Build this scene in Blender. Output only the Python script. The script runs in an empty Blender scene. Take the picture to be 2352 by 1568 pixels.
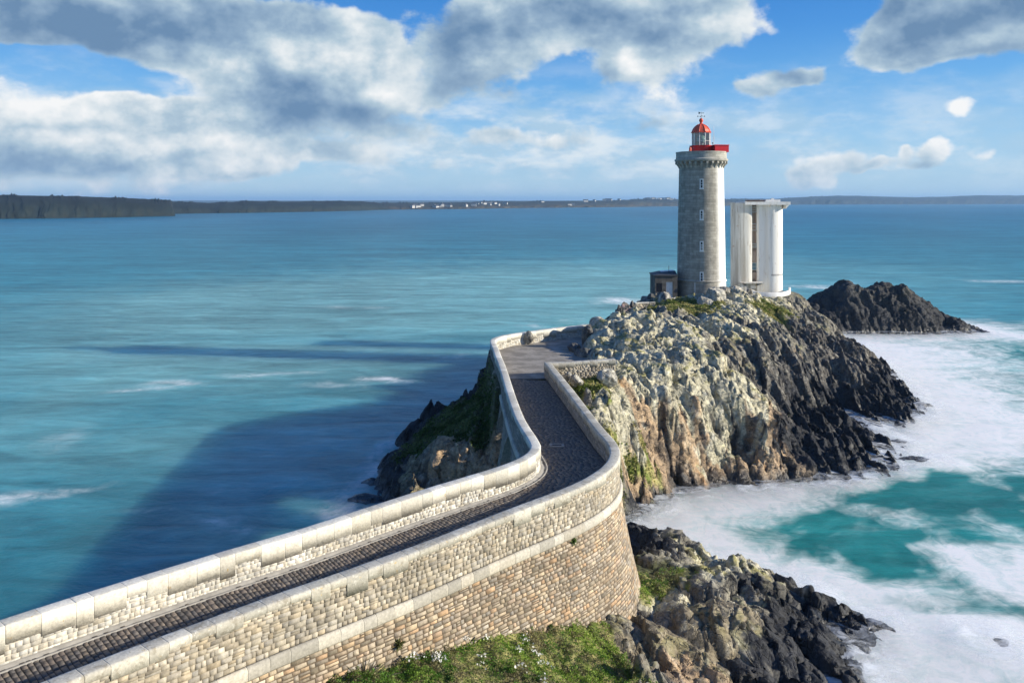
import bpy, math, random
import numpy as np

# ------------------------------------------------------------------ camera / world / sun
F = 1800.0      # focal length in units of a 2352-wide picture
CU, CV = 1176.0, 784.0
VH = 462.0      # eye-level line
H = 24.0        # eye height above the sea

def at_z(u, v, z):
    """point of height z seen in direction (u, v)"""
    Y = F * (H - z) / (v - VH)
    return ((u - CU) / F * Y, Y, z)

def at_y(u, v, Y):
    return ((u - CU) / F * Y, Y, H - (v - VH) / F * Y)

sc = bpy.context.scene
col = sc.collection
cam_d = bpy.data.cameras.new("camera")
cam = bpy.data.objects.new("camera", cam_d)
col.objects.link(cam)
cam.location = (0, 0, H)
cam.rotation_euler = (math.radians(90), 0, 0)
cam_d.sensor_width = 36
cam_d.lens = F / 2352 * 36
cam_d.shift_y = -(CV - VH) / 2352
cam_d.clip_start = 0.5
cam_d.clip_end = 60000
sc.camera = cam

sc.view_settings.view_transform = 'Standard'
sc.view_settings.look = 'None'
sc.view_settings.exposure = 0.55
sc.view_settings.gamma = 1.0
sc.view_settings.use_curve_mapping = False

SUN_EL, SUN_AZ = math.radians(19), math.radians(98)   # azimuth clockwise from +Y
sun_dir = (math.sin(SUN_AZ) * math.cos(SUN_EL), math.cos(SUN_AZ) * math.cos(SUN_EL), math.sin(SUN_EL))
sd = bpy.data.lights.new("sun", 'SUN')
sd.energy = 5.0
sd.angle = math.radians(0.5)
sd.color = (1.0, 0.92, 0.78)
so = bpy.data.objects.new("sun", sd)
col.objects.link(so)
so.location = (60, -10, 60)
from mathutils import Vector
so.rotation_euler = Vector(sun_dir).to_track_quat('Z', 'Y').to_euler()

# ---- world : Nishita sky with a layer of procedural cloud laid out by azimuth and elevation
world = bpy.data.worlds.new("World")
sc.world = world
world.use_nodes = True

class NT:
    def __init__(self, tree):
        self.t = tree; self.n = tree.nodes; self.l = tree.links
    def node(self, typ, **kw):
        nd = self.n.new(typ)
        for k, v in kw.items(): setattr(nd, k, v)
        return nd
    def link(self, a, b): self.l.new(a, b)
    def put(self, sock, val):
        if val is None: return
        if isinstance(val, bpy.types.NodeSocket): self.l.new(val, sock)
        else: sock.default_value = val
    def math(self, op, a, b=None, c=None, clamp=False):
        nd = self.node('ShaderNodeMath', operation=op, use_clamp=clamp)
        self.put(nd.inputs[0], a); self.put(nd.inputs[1], b)
        if c is not None: self.put(nd.inputs[2], c)
        return nd.outputs[0]
    def vmath(self, op, a, b=None, c=None):
        nd = self.node('ShaderNodeVectorMath', operation=op)
        self.put(nd.inputs[0], a)
        if b is not None: self.put(nd.inputs[1], b)
        if c is not None: self.put(nd.inputs[2], c)
        return nd.outputs['Value'] if op in ('DOT_PRODUCT', 'LENGTH') else nd.outputs[0]
    def noise(self, vec, scale, detail=4, rough=0.5, dist=0.0, out=0):
        nd = self.node('ShaderNodeTexNoise')
        if vec is not None: self.link(vec, nd.inputs['Vector'])
        nd.inputs['Scale'].default_value = scale; nd.inputs['Detail'].default_value = detail
        nd.inputs['Roughness'].default_value = rough; nd.inputs['Distortion'].default_value = dist
        return nd.outputs[out]
    def mix(self, fac, a, b, blend='MIX'):
        nd = self.node('ShaderNodeMix', data_type='RGBA', blend_type=blend)
        self.put(nd.inputs[0], fac); self.put(nd.inputs[6], a); self.put(nd.inputs[7], b)
        return nd.outputs[2]
    def ramp(self, fac, lo, hi, a=0.0, b=1.0, smooth=True):
        nd = self.node('ShaderNodeMapRange', interpolation_type='SMOOTHSTEP' if smooth else 'LINEAR')
        self.put(nd.inputs[0], fac); nd.inputs[1].default_value = lo; nd.inputs[2].default_value = hi
        nd.inputs[3].default_value = a; nd.inputs[4].default_value = b
        return nd.outputs[0]

def build_world():
    w = NT(world.node_tree)
    for nd in list(w.n): w.n.remove(nd)
    out = w.node('ShaderNodeOutputWorld'); bg = w.node('ShaderNodeBackground')
    w.link(bg.outputs[0], out.inputs[0])
    bg.inputs[1].default_value = 0.11
    S = 0.69 / 0.11
    sky = w.node('ShaderNodeTexSky', sky_type='NISHITA')
    sky.sun_disc = False; sky.sun_elevation = SUN_EL; sky.sun_rotation = SUN_AZ
    sky.air_density = 1.0; sky.dust_density = 0.25; sky.ozone_density = 2.5; sky.altitude = 20
    tc = w.node('ShaderNodeTexCoord')
    d = tc.outputs['Generated']
    sp = w.node('ShaderNodeSeparateXYZ'); w.link(d, sp.inputs[0])
    az = w.math('ARCTAN2', sp.outputs[0], sp.outputs[1])
    el = w.math('ARCSINE', sp.outputs[2])
    cb = w.node('ShaderNodeCombineXYZ'); w.link(az, cb.inputs[0]); w.link(el, cb.inputs[1])
    ae = cb.outputs[0]
    ns = w.vmath('MULTIPLY', d, (1, 1, 1.35))
    wv = w.noise(ns, 7.0, 4, 0.5, 0, 1)
    warp = w.vmath('MULTIPLY', w.vmath('SUBTRACT', wv, (.5, .5, .5)), (.12, .085, 0))
    aew = w.vmath('ADD', ae, warp)
    def total(blobs, src):
        acc = None
        for (u, v, ru, rv, wt) in blobs:
            a0 = math.atan2(u - CU, F); e0 = math.atan((VH - v) / F * math.cos(a0))
            sx = F / ru; sy = F / rv
            vec = w.vmath('MULTIPLY_ADD', src, (sx, sy, 0), (-a0 * sx, -e0 * sy, 0))
            q = w.math('EXPONENT', w.math('MULTIPLY', w.vmath('DOT_PRODUCT', vec, vec), -1.0))
            acc = w.math('MULTIPLY', q, wt) if acc is None else w.math('MULTIPLY_ADD', q, wt, acc)
        return acc
    cover = [(90,330,320,95,1.3),(300,270,120,60,1.0),(480,345,200,55,.9),(330,30,300,70,1.1),(60,60,150,70,.8),
             (600,150,190,85,1.0),(820,110,130,70,.9),(640,255,230,55,.9),(1330,50,360,90,1.25),(1590,55,170,65,.9),
             (1080,150,130,55,.7),(1460,185,105,45,.95),(1745,212,66,32,1.15),(1845,165,60,22,1.1),
             (2210,262,28,26,.8),(2120,286,20,10,.6),(2335,248,30,18,.7),(2270,30,270,84,1.35),
             (2040,110,60,50,.5),(2260,100,140,40,.8),(1865,385,40,18,.7),(1940,368,34,26,.8),(1990,392,30,12,.6),(2062,360,20,24,.7),(2132,362,32,24,.7),(2110,395,60,10,.4),
             (2290,362,44,18,.6),(1790,275,80,18,.4),(980,215,80,40,.45),(430,110,120,50,.5),
             (700,345,260,26,.5),(1130,310,80,30,.5),(1280,305,110,34,.75),(940,300,110,30,.45),(1480,300,70,24,.4),(1050,370,260,18,.4),(300,395,300,16,.4),(1180,228,90,24,.45)]
    gaps = [(850,0,120,40,1.3),(930,90,30,30,.4),(215,155,180,30,1.1),(1960,210,150,60,.6),(1850,40,100,90,.9),(2040,310,160,30,.4),(420,205,80,26,.5),(1960,30,50,60,.5),(20,140,90,20,.5)]
    dark = [(330,45,260,55,1.1),(60,60,140,70,1.2),(540,262,210,36,1.1),(770,240,170,34,.6),(1130,80,140,70,.9),(1080,185,110,34,.9),
            (1400,20,280,40,.6),(1535,105,44,44,.9),(2230,30,240,62,1.4),(1835,160,60,26,1.0),(110,290,90,12,.7),(240,308,60,14,.9),
            (1270,205,200,24,.5),(640,15,200,24,.5),(2330,255,36,12,.6),(80,385,200,20,.4),(2150,70,80,40,.5)]
    lit = [(270,235,110,60,1.25),(60,215,120,44,1.1),(430,320,200,44,1.15),(130,330,160,30,.5),(620,375,160,20,.5),(520,150,130,46,.55),(820,100,100,40,.7),(1240,110,90,26,.7),
           (1475,180,64,40,1.2),(1690,50,90,40,.9),(1280,295,90,24,.8),(1735,202,34,22,1.0),(2210,255,30,26,1.0),(2080,350,110,28,.9),
           (2290,92,100,26,.9),(780,50,80,24,.5),(2310,350,50,20,.7),(1340,130,60,24,.6)]
    cov = total(cover, aew); gap = total(gaps, aew); dk = total(dark, aew); lt = total(lit, aew)
    n1 = w.noise(ns, 8.0, 9, 0.60, 0.0)
    def billow(vec, scale):      # puffy, rounded tops with creases between
        n = w.noise(vec, scale, 3, .5)
        return w.math('SUBTRACT', 1.0, w.math('MULTIPLY', w.math('ABSOLUTE', w.math('SUBTRACT', n, .5)), 4.0))
    b1 = billow(ns, 16.0); b2 = billow(ns, 38.0)
    off = (0.010, 0.0, 0.014)
    nA = w.noise(ns, 8.0, 6, .55); nB = w.noise(w.vmath('ADD', ns, (0.020, 0.0, 0.026)), 8.0, 6, .55)
    emb = w.math('SUBTRACT', nA, nB)
    front = w.ramp(sp.outputs[1], 0.1, 0.55)
    gen = w.ramp(w.noise(ns, 2.4, 5, 0.5), 0.42, 0.66)
    high = w.ramp(el, 0.32, 0.5)
    gmix = w.math('MAXIMUM', w.math('SUBTRACT', 1.0, front), high)
    cov = w.math('MULTIPLY_ADD', w.math('SUBTRACT', w.math('MULTIPLY', gen, 0.45), cov), gmix, cov)
    dens = w.math('ADD', w.math('SUBTRACT', cov, w.math('MULTIPLY', gap, 0.8)),
                  w.math('MULTIPLY', w.math('SUBTRACT', n1, 0.5), 2.1))
    dens = w.math('MULTIPLY_ADD', w.math('ADD', b1, w.math('MULTIPLY', b2, .5)), -.10, w.math('ADD', dens, .06))
    alpha = w.ramp(dens, 0.24, 0.58)
    veil = w.math('MULTIPLY', w.ramp(el, 0.07, 0.20, 1.0, 0.0),
                  w.ramp(w.noise(w.vmath('MULTIPLY', d, (1, 1, 2.6)), 9, 7, .6), .38, .62, .12, .95))
    veil = w.math('MULTIPLY', veil, w.ramp(az, .05, .5, 1.0, .55))
    shade = w.math('ADD', w.math('MULTIPLY_ADD', lt, 0.32, 0.60), w.math('MULTIPLY', dk, -0.26))
    shade = w.math('MULTIPLY_ADD', emb, 2.1, shade)
    shade = w.math('MULTIPLY_ADD', w.math('SUBTRACT', n1, .5), .30, shade)
    shade = w.math('MULTIPLY_ADD', w.math('ADD', b1, b2), -.045, shade)
    # thin edges of a cloud let the light through
    shade = w.math('MULTIPLY_ADD', w.ramp(dens, .25, .9, .14, -.06), 1.0, shade, clamp=True)
    cr = w.node('ShaderNodeValToRGB'); w.link(shade, cr.inputs[0])
    stops = [(0.0, (.15, .265, .43)), (.30, (.29, .42, .57)), (.55, (.47, .60, .70)), (.8, (.76, .82, .85)), (1.0, (.97, .97, .96))]
    el0 = cr.color_ramp.elements
    el0[0].position, el0[0].color = stops[0][0], tuple(c for c in stops[0][1]) + (1,)
    el0[1].position, el0[1].color = stops[-1][0], stops[-1][1] + (1,)
    for p, c in stops[1:-1]:
        e = el0.new(p); e.color = c + (1,)
    ccol = w.vmath('SCALE', cr.outputs[0]); ccol.node.inputs['Scale'].default_value = S
    # clear air: the Nishita sky pulled towards a clean blue
    blue = w.node('ShaderNodeValToRGB'); w.link(w.math('MULTIPLY', el, 2.2), blue.inputs[0])
    be = blue.color_ramp.elements
    be[0].position, be[0].color = 0.0, (.46*S, .68*S, .84*S, 1)
    be[1].position, be[1].color = 1.0, (.010*S, .12*S, .46*S, 1)
    for p, c in ((.16, (.28, .56, .86)), (.32, (.10, .39, .82)), (.46, (.040, .275, .74)), (.62, (.012, .195, .64))):
        e = be.new(p); e.color = (c[0]*S, c[1]*S, c[2]*S, 1)
    skyc = w.mix(.85, sky.outputs[0], blue.outputs[0])
    vc = w.mix(w.ramp(w.noise(w.vmath('ADD', w.vmath('MULTIPLY', d, (1, 1, 2.4)), (3, 0, 0)), 14, 7, .58), .40, .62), (0.46*S, 0.64*S, 0.79*S, 1), (0.80*S, 0.87*S, 0.91*S, 1))
    vc = w.mix(w.ramp(el, 0.0, 0.05, .8, 0.0), vc, (.44*S, .64*S, .81*S, 1))
    base = w.mix(veil, skyc, vc)
    final = w.mix(alpha, base, ccol)
    w.link(final, bg.inputs[0])
build_world()

# ------------------------------------------------------------------ numpy noise
M32 = np.uint32(0xFFFFFFFF)
def _hash(ix, iy, seed):
    h = (ix.astype(np.int64) * 374761393 + iy.astype(np.int64) * 668265263 + seed * 2147483647 + 1274126177) & 0xFFFFFFFF
    h = h.astype(np.uint64)
    h = ((h ^ (h >> np.uint64(13))) * np.uint64(1274126177)) & np.uint64(0xFFFFFFFF)
    h = ((h ^ (h >> np.uint64(16))) * np.uint64(2246822519)) & np.uint64(0xFFFFFFFF)
    h = h ^ (h >> np.uint64(15))
    return h
def hf(ix, iy, seed): return (_hash(ix, iy, seed) & np.uint64(0xFFFFFF)).astype(np.float64) / float(0xFFFFFF)

def perlin(x, y, seed=0):
    ix = np.floor(x); iy = np.floor(y); fx = x - ix; fy = y - iy
    ix = ix.astype(np.int64); iy = iy.astype(np.int64)
    sx = fx*fx*fx*(fx*(fx*6-15)+10); sy = fy*fy*fy*(fy*(fy*6-15)+10)
    def g(dx, dy):
        a = hf(ix+dx, iy+dy, seed) * (2*np.pi)
        return np.cos(a)*(fx-dx) + np.sin(a)*(fy-dy)
    a = g(0,0)*(1-sx) + g(1,0)*sx; b = g(0,1)*(1-sx) + g(1,1)*sx
    return (a*(1-sy) + b*sy) * 1.5

def fbm(x, y, seed=0, octs=4, gain=0.5, lac=2.03):
    s = 0; a = 1; n = 0
    for i in range(octs):
        s = s + a*perlin(x, y, seed+i*17); n += a; a *= gain
        x, y = x*lac*.8 - y*lac*.6, x*lac*.6 + y*lac*.8
    return s/n*1.3

def worley(x, y, seed=0):
    ix = np.floor(x).astype(np.int64); iy = np.floor(y).astype(np.int64)
    f1 = np.full(x.shape, 9.0); f2 = np.full(x.shape, 9.0)
    cx = np.zeros(x.shape); cy = np.zeros(x.shape); ci = np.zeros(x.shape, np.int64); cj = np.zeros(x.shape, np.int64)
    for dx in (-1, 0, 1):
        for dy in (-1, 0, 1):
            gx = ix+dx; gy = iy+dy
            px = gx + hf(gx, gy, seed); py = gy + hf(gx, gy, seed+101)
            d = np.hypot(px-x, py-y)
            new = d < f1
            f2 = np.where(new, f1, np.minimum(f2, d))
            f1 = np.where(new, d, f1); cx = np.where(new, px, cx); cy = np.where(new, py, cy)
            ci = np.where(new, gx, ci); cj = np.where(new, gy, cj)
    return f1, f2, cx, cy, ci, cj

def sstep(x, a, b):
    t = np.clip((x-a)/(b-a), 0, 1); return t*t*(3-2*t)

def facets(x, y, size, amp, seed, rot=0.4, stretch=1.6, tilt=1.5, crack=0.35):
    c, s = math.cos(rot), math.sin(rot)
    xr = (x*c + y*s) / size; yr = (-x*s + y*c) / (size*stretch)
    f1, f2, cx, cy, ci, cj = worley(xr, yr, seed)
    h1 = hf(ci, cj, seed+7)-.5; h2 = hf(ci, cj, seed+8)-.5; h3 = hf(ci, cj, seed+9)-.5
    h = amp*(h1 + tilt*(h2*(xr-cx) + h3*(yr-cy)*1.3))
    e = f2-f1
    return h - amp*crack*(1-sstep(e, 0.0, 0.13)), h1+.5, e

def slabs(x, y, size, amp, seed, rot=0.4, stretch=1.6, tilt=1.0, k=0.55, dip=(0.0, 0.0)):
    """abutting tilted slabs: continuous, creased where two slabs meet; also returns the slab's own random number"""
    c, s = math.cos(rot), math.sin(rot)
    xr = (x*c + y*s) / size; yr = (-x*s + y*c) / (size*stretch)
    ix = np.floor(xr).astype(np.int64); iy = np.floor(yr).astype(np.int64)
    best = np.full(x.shape, -99.0); tid = np.zeros(x.shape)
    for dx in (-1, 0, 1):
        for dy in (-1, 0, 1):
            gx = ix+dx; gy = iy+dy
            a = xr-(gx+hf(gx, gy, seed)); b = yr-(gy+hf(gx, gy, seed+101))
            q = a*a+b*b
            v = .9*(hf(gx, gy, seed+7)-.5) + a*(tilt*2*(hf(gx, gy, seed+8)-.5)+dip[0]) + b*(tilt*2*(hf(gx, gy, seed+9)-.5)+dip[1]) - k*q - .9*q*q
            m = v > best
            best = np.where(m, v, best); tid = np.where(m, hf(gx, gy, seed+11), tid)
    return amp*best, tid

# ------------------------------------------------------------------ object helpers
def tag(o, label=None, cat=None, group=None, kind=None):
    if label: o['label'] = label
    if cat: o['category'] = cat
    if group: o['group'] = group
    if kind: o['kind'] = kind
    return o

def mesh_np(name, v, faces, mat=None, parent=None, cols=None, attrs=None, uv=None, smooth=False, mats=None, midx=None):
    """faces: (N,4) or (N,3) int array, or a list of both"""
    if not isinstance(faces, list): faces = [faces]
    faces = [np.asarray(f, np.int32) for f in faces if len(f)]
    me = bpy.data.meshes.new(name)
    v = np.asarray(v, np.float32)
    me.vertices.add(len(v)); me.vertices.foreach_set('co', v.ravel())
    nl = sum(f.size for f in faces); nf = sum(len(f) for f in faces)
    me.loops.add(nl); me.polygons.add(nf)
    me.loops.foreach_set('vertex_index', np.concatenate([f.ravel() for f in faces]))
    sizes = np.concatenate([np.full(len(f), f.shape[1], np.int32) for f in faces])
    starts = np.concatenate([[0], np.cumsum(sizes)[:-1]]).astype(np.int32)
    me.polygons.foreach_set('loop_start', starts)
    try: me.polygons.foreach_set('loop_total', sizes)
    except Exception: pass
    if smooth: me.polygons.foreach_set('use_smooth', np.ones(nf, bool))
    if midx is not None: me.polygons.foreach_set('material_index', np.asarray(midx, np.int32))
    me.update(calc_edges=True)
    if cols is not None:
        a = me.color_attributes.new('col', 'FLOAT_COLOR', 'POINT')
        c4 = np.ones((len(v), 4), np.float32); c4[:, :3] = cols
        a.data.foreach_set('color', c4.ravel())
    for k, arr in (attrs or {}).items():
        a = me.attributes.new(k, 'FLOAT', 'POINT'); a.data.foreach_set('value', np.asarray(arr, np.float32).ravel())
    if uv is not None:
        l = me.uv_layers.new(name='uv')
        idx = np.concatenate([f.ravel() for f in faces])
        l.data.foreach_set('uv', np.asarray(uv, np.float32)[idx].ravel())
    for m in (mats or ([mat] if mat else [])): me.materials.append(m)
    o = bpy.data.objects.new(name, me); col.objects.link(o)
    if parent: o.parent = parent
    return o

def grid_faces(ni, nj, closed=False):
    """ni rows x nj columns vertex grid (row-major)"""
    i = np.arange(ni-1)[:, None]; j = np.arange(nj if closed else nj-1)[None, :]
    j2 = (j+1) % nj
    return np.stack([i*nj+j + 0*j2, i*nj+j2, (i+1)*nj+j2, (i+1)*nj+j + 0*j2], -1).reshape(-1, 4)

class MB:
    """collects simple solids into one mesh"""
    def __init__(s): s.v = []; s.f = []
    def add(s, vs, fs):
        b = len(s.v); s.v += [tuple(p) for p in vs]; s.f += [tuple(i+b for i in f) for f in fs]; return s
    def box(s, x0, x1, y0, y1, z0, z1, b=0.0):
        if b <= 0:
            vs = [(x, y, z) for z in (z0, z1) for y in (y0, y1) for x in (x0, x1)]
            return s.add(vs, [(0,2,3,1),(4,5,7,6),(0,1,5,4),(2,6,7,3),(0,4,6,2),(1,3,7,5)])
        # chamfered vertical edges and top
        def ring(z, i): return [(x0+i,y0,z),(x1-i,y0,z),(x1,y0+i,z),(x1,y1-i,z),(x1-i,y1,z),(x0+i,y1,z),(x0,y1-i,z),(x0,y0+i,z)]
        def ring2(z, i): return [(x0+i*1.6,y0+i,z),(x1-i*1.6,y0+i,z),(x1-i,y0+i*1.6,z),(x1-i,y1-i*1.6,z),(x1-i*1.6,y1-i,z),(x0+i*1.6,y1-i,z),(x0+i,y1-i*1.6,z),(x0+i,y0+i*1.6,z)]
        vs = ring(z0, b) + ring(z1-b, b) + ring2(z1, b)
        fs = [tuple(range(7, -1, -1)), tuple(range(16, 24))]
        for r in (0, 8):
            for k in range(8): fs.append((r+k, r+(k+1)%8, r+8+(k+1)%8, r+8+k))
        return s.add(vs, fs)
    def lathe(s, prof, cx=0, cy=0, n=32, caps=True, a0=0.0):
        vs = []
        for (r, z) in prof:
            for k in range(n):
                a = a0 + 2*math.pi*k/n; vs.append((cx+r*math.cos(a), cy+r*math.sin(a), z))
        fs = []
        for i in range(len(prof)-1):
            for k in range(n):
                fs.append((i*n+k, i*n+(k+1)%n, (i+1)*n+(k+1)%n, (i+1)*n+k))
        if caps:
            fs.append(tuple(range(n-1, -1, -1))); fs.append(tuple((len(prof)-1)*n+k for k in range(n)))
        return s.add(vs, fs)
    def tube(s, p, q, r0, r1=None, n=8):
        r1 = r0 if r1 is None else r1
        p = Vector(p); q = Vector(q); d = (q-p).normalized()
        a = d.orthogonal().normalized(); b = d.cross(a)
        vs = [p + (a*math.cos(t)+b*math.sin(t))*r0 for t in [2*math.pi*k/n for k in range(n)]] + \
             [q + (a*math.cos(t)+b*math.sin(t))*r1 for t in [2*math.pi*k/n for k in range(n)]]
        fs = [(k, (k+1)%n, n+(k+1)%n, n+k) for k in range(n)] + [tuple(range(n-1,-1,-1)), tuple(range(n, 2*n))]
        return s.add(vs, fs)
    def prism(s, pts, z0, z1):
        n = len(pts)
        vs = [(x, y, z0) for x, y in pts] + [(x, y, z1) for x, y in pts]
        return s.add(vs, [tuple(range(n-1,-1,-1)), tuple(range(n, 2*n))] + [(k,(k+1)%n,n+(k+1)%n,n+k) for k in range(n)])
    def build(s, name, mat, parent=None, smooth=False, shift=None):
        me = bpy.data.meshes.new(name)
        me.from_pydata(s.v, [], s.f); me.update()
        if smooth:
            me.shade_smooth()
            try: me.set_sharp_from_angle(angle=math.radians(35))
            except Exception: pass
        me.materials.append(mat)
        o = bpy.data.objects.new(name, me); col.objects.link(o)
        if parent: o.parent = parent
        return o

def empty(name, loc=(0, 0, 0)):
    o = bpy.data.objects.new(name, None); col.objects.link(o); o.location = loc
    o.empty_display_size = 0.3
    return o

# ------------------------------------------------------------------ materials
def new_mat(name):
    m = bpy.data.materials.new(name); m.use_nodes = True
    t = NT(m.node_tree)
    bs = m.node_tree.nodes['Principled BSDF']
    return m, t, bs

def obj_coord(t):
    return t.node('ShaderNodeTexCoord').outputs['Object']

def attr_col(t, name='col'):
    nd = t.node('ShaderNodeAttribute'); nd.attribute_name = name
    return nd.outputs['Color']
def attr_fac(t, name):
    nd = t.node('ShaderNodeAttribute'); nd.attribute_name = name
    return nd.outputs['Fac']

def bump(t, bs, hgt, strength=0.4, dist=0.05):
    b = t.node('ShaderNodeBump'); b.inputs['Strength'].default_value = strength; b.inputs['Distance'].default_value = dist
    t.link(hgt, b.inputs['Height']); t.link(b.outputs[0], bs.inputs['Normal'])

def mat_plain(name, c, rough=0.6, var=0.25, scale=3.0, metal=0.0, bmp=0.2, spec=0.4):
    m, t, bs = new_mat(name)
    co = obj_coord(t)
    n = t.noise(co, scale, 6, .6)
    f = t.ramp(n, .3, .7, 1-var, 1+var*.6, False)
    v = t.vmath('SCALE', (c[0], c[1], c[2])); t.link(f, v.node.inputs['Scale'])
    t.link(v, bs.inputs['Base Color'])
    bs.inputs['Roughness'].default_value = rough; bs.inputs['Metallic'].default_value = metal
    bs.inputs['Specular IOR Level'].default_value = spec
    if bmp: bump(t, bs, t.noise(co, scale*6, 4, .6), bmp, .02)
    return m

def mat_vcol(name, rough=0.85, fine=12.0, var=0.35, bmp=0.5, bdist=0.04, spec=0.25, coarse=None):
    m, t, bs = new_mat(name)
    co = obj_coord(t)
    n = t.noise(co, fine, 6, .65)
    f = t.ramp(n, .3, .7, 1-var, 1+var*.8, False)
    v = t.vmath('SCALE', attr_col(t)); t.link(f, v.node.inputs['Scale'])
    t.link(v, bs.inputs['Base Color'])
    bs.inputs['Roughness'].default_value = rough
    bs.inputs['Specular IOR Level'].default_value = spec
    if bmp: bump(t, bs, t.noise(co, fine*.7, 5, .65), bmp, bdist)
    return m

# ------------------------------------------------------------------ rock land
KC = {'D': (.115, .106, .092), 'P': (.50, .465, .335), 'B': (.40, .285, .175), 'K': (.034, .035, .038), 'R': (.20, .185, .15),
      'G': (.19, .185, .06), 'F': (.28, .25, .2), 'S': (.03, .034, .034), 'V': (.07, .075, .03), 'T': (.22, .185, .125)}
ROUGH = {'D': 1.0, 'P': .8, 'B': .75, 'K': 1.1, 'R': 1.0, 'G': .28, 'F': .0, 'S': .6, 'V': .22, 'T': .75}

def controls(lst):
    pts = []
    for it in lst:
        if it[0] == 'xy': _, x, y, z, k = it
        else: u, v, z, k = it; x, y, _ = at_z(u, v, z)
        pts.append((x, y, z, k))
    return pts

def height_field(pts, X, Y):
    """smooth surface through the control points (linear kernel), plus kind weights"""
    P = np.array([(p[0], p[1]) for p in pts]); Z = np.array([p[2] for p in pts])
    n = len(P)
    D = np.hypot(P[:, None, 0]-P[None, :, 0], P[:, None, 1]-P[None, :, 1])
    A = np.zeros((n+1, n+1)); A[:n, :n] = -D + np.eye(n)*0.9; A[:n, n] = 1; A[n, :n] = 1
    wgt = np.linalg.solve(A, np.append(Z, 0))
    x = X.ravel(); y = Y.ravel()
    out = np.empty(len(x)); kinds = sorted(set(p[3] for p in pts))
    onehot = np.array([[1.0 if p[3] == k else 0 for k in kinds] for p in pts])
    W = np.empty((len(x), len(kinds)))
    wx = x + 1.8*fbm(x*.25, y*.25, 301, 3) + 1.3*fbm(x*.9, y*.9, 302, 3); wy = y + 1.8*fbm(x*.25+40, y*.25, 303, 3) + 1.3*fbm(x*.9, y*.9+9, 304, 3)
    for i in range(0, len(x), 40000):
        sl = slice(i, i+40000)
        d = np.hypot(x[sl, None]-P[None, :, 0], y[sl, None]-P[None, :, 1])
        out[sl] = -d @ wgt[:n] + wgt[n]
        d2 = (wx[sl, None]-P[None, :, 0])**2 + (wy[sl, None]-P[None, :, 1])**2
        q = 1/(d2+.4)**2.2
        q /= q.sum(1, keepdims=True)
        W[sl] = q @ onehot
    return out, {k: W[:, i] for i, k in enumerate(kinds)}

def rock_relief(x, y, seed, fins=None):
    wx = x + .9*fbm(x*.35, y*.35, seed+1, 3); wy = y + .9*fbm(x*.35+7, y*.35, seed+2, 3)
    h = 0; tint = 0
    a, t1, e1 = facets(wx, wy, 4.2, 1.0, seed+10, .5, 1.5, 2.0, .3)
    b, t2 = slabs(wx, wy, 2.1, 1.05, seed+20, .9, 1.5, 1.0)
    wx = x + .2*fbm(x*.9, y*.9, seed+3, 2); wy = y + .2*fbm(x*.9+7, y*.9, seed+4, 2)
    c, t3, e3 = facets(wx, wy, 1.05, .55, seed+30, .2, 1.5, 1.9, .8)
    d, t4, e4 = facets(wx, wy, .46, .24, seed+40, 1.2, 1.3, 1.8, .3)
    big = sstep(fbm(x*.3, y*.3, seed+45, 2), -.25, .35)      # smoother slabs here, broken rock there
    h = a + b + .35 + c*(.45+.55*big) + d*(.5+.5*big) + .05*fbm(x*3, y*3, seed+50, 3)
    h = h - rock_relief.bias
    rock_relief.push = (t2-.5 + .6*(t3-.5), t4-.5 + .8*(t3*7 % 1-.5))
    tint = .35*t1 + .3*t2 + .25*t3 + .1*t4
    return h, tint

rock_relief.bias = 0.0
_gx, _gy = np.meshgrid(np.arange(0, 60, .4), np.arange(60, 120, .4))
rock_relief.bias = float(rock_relief(_gx.ravel(), _gy.ravel(), 11)[0].mean())

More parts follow.
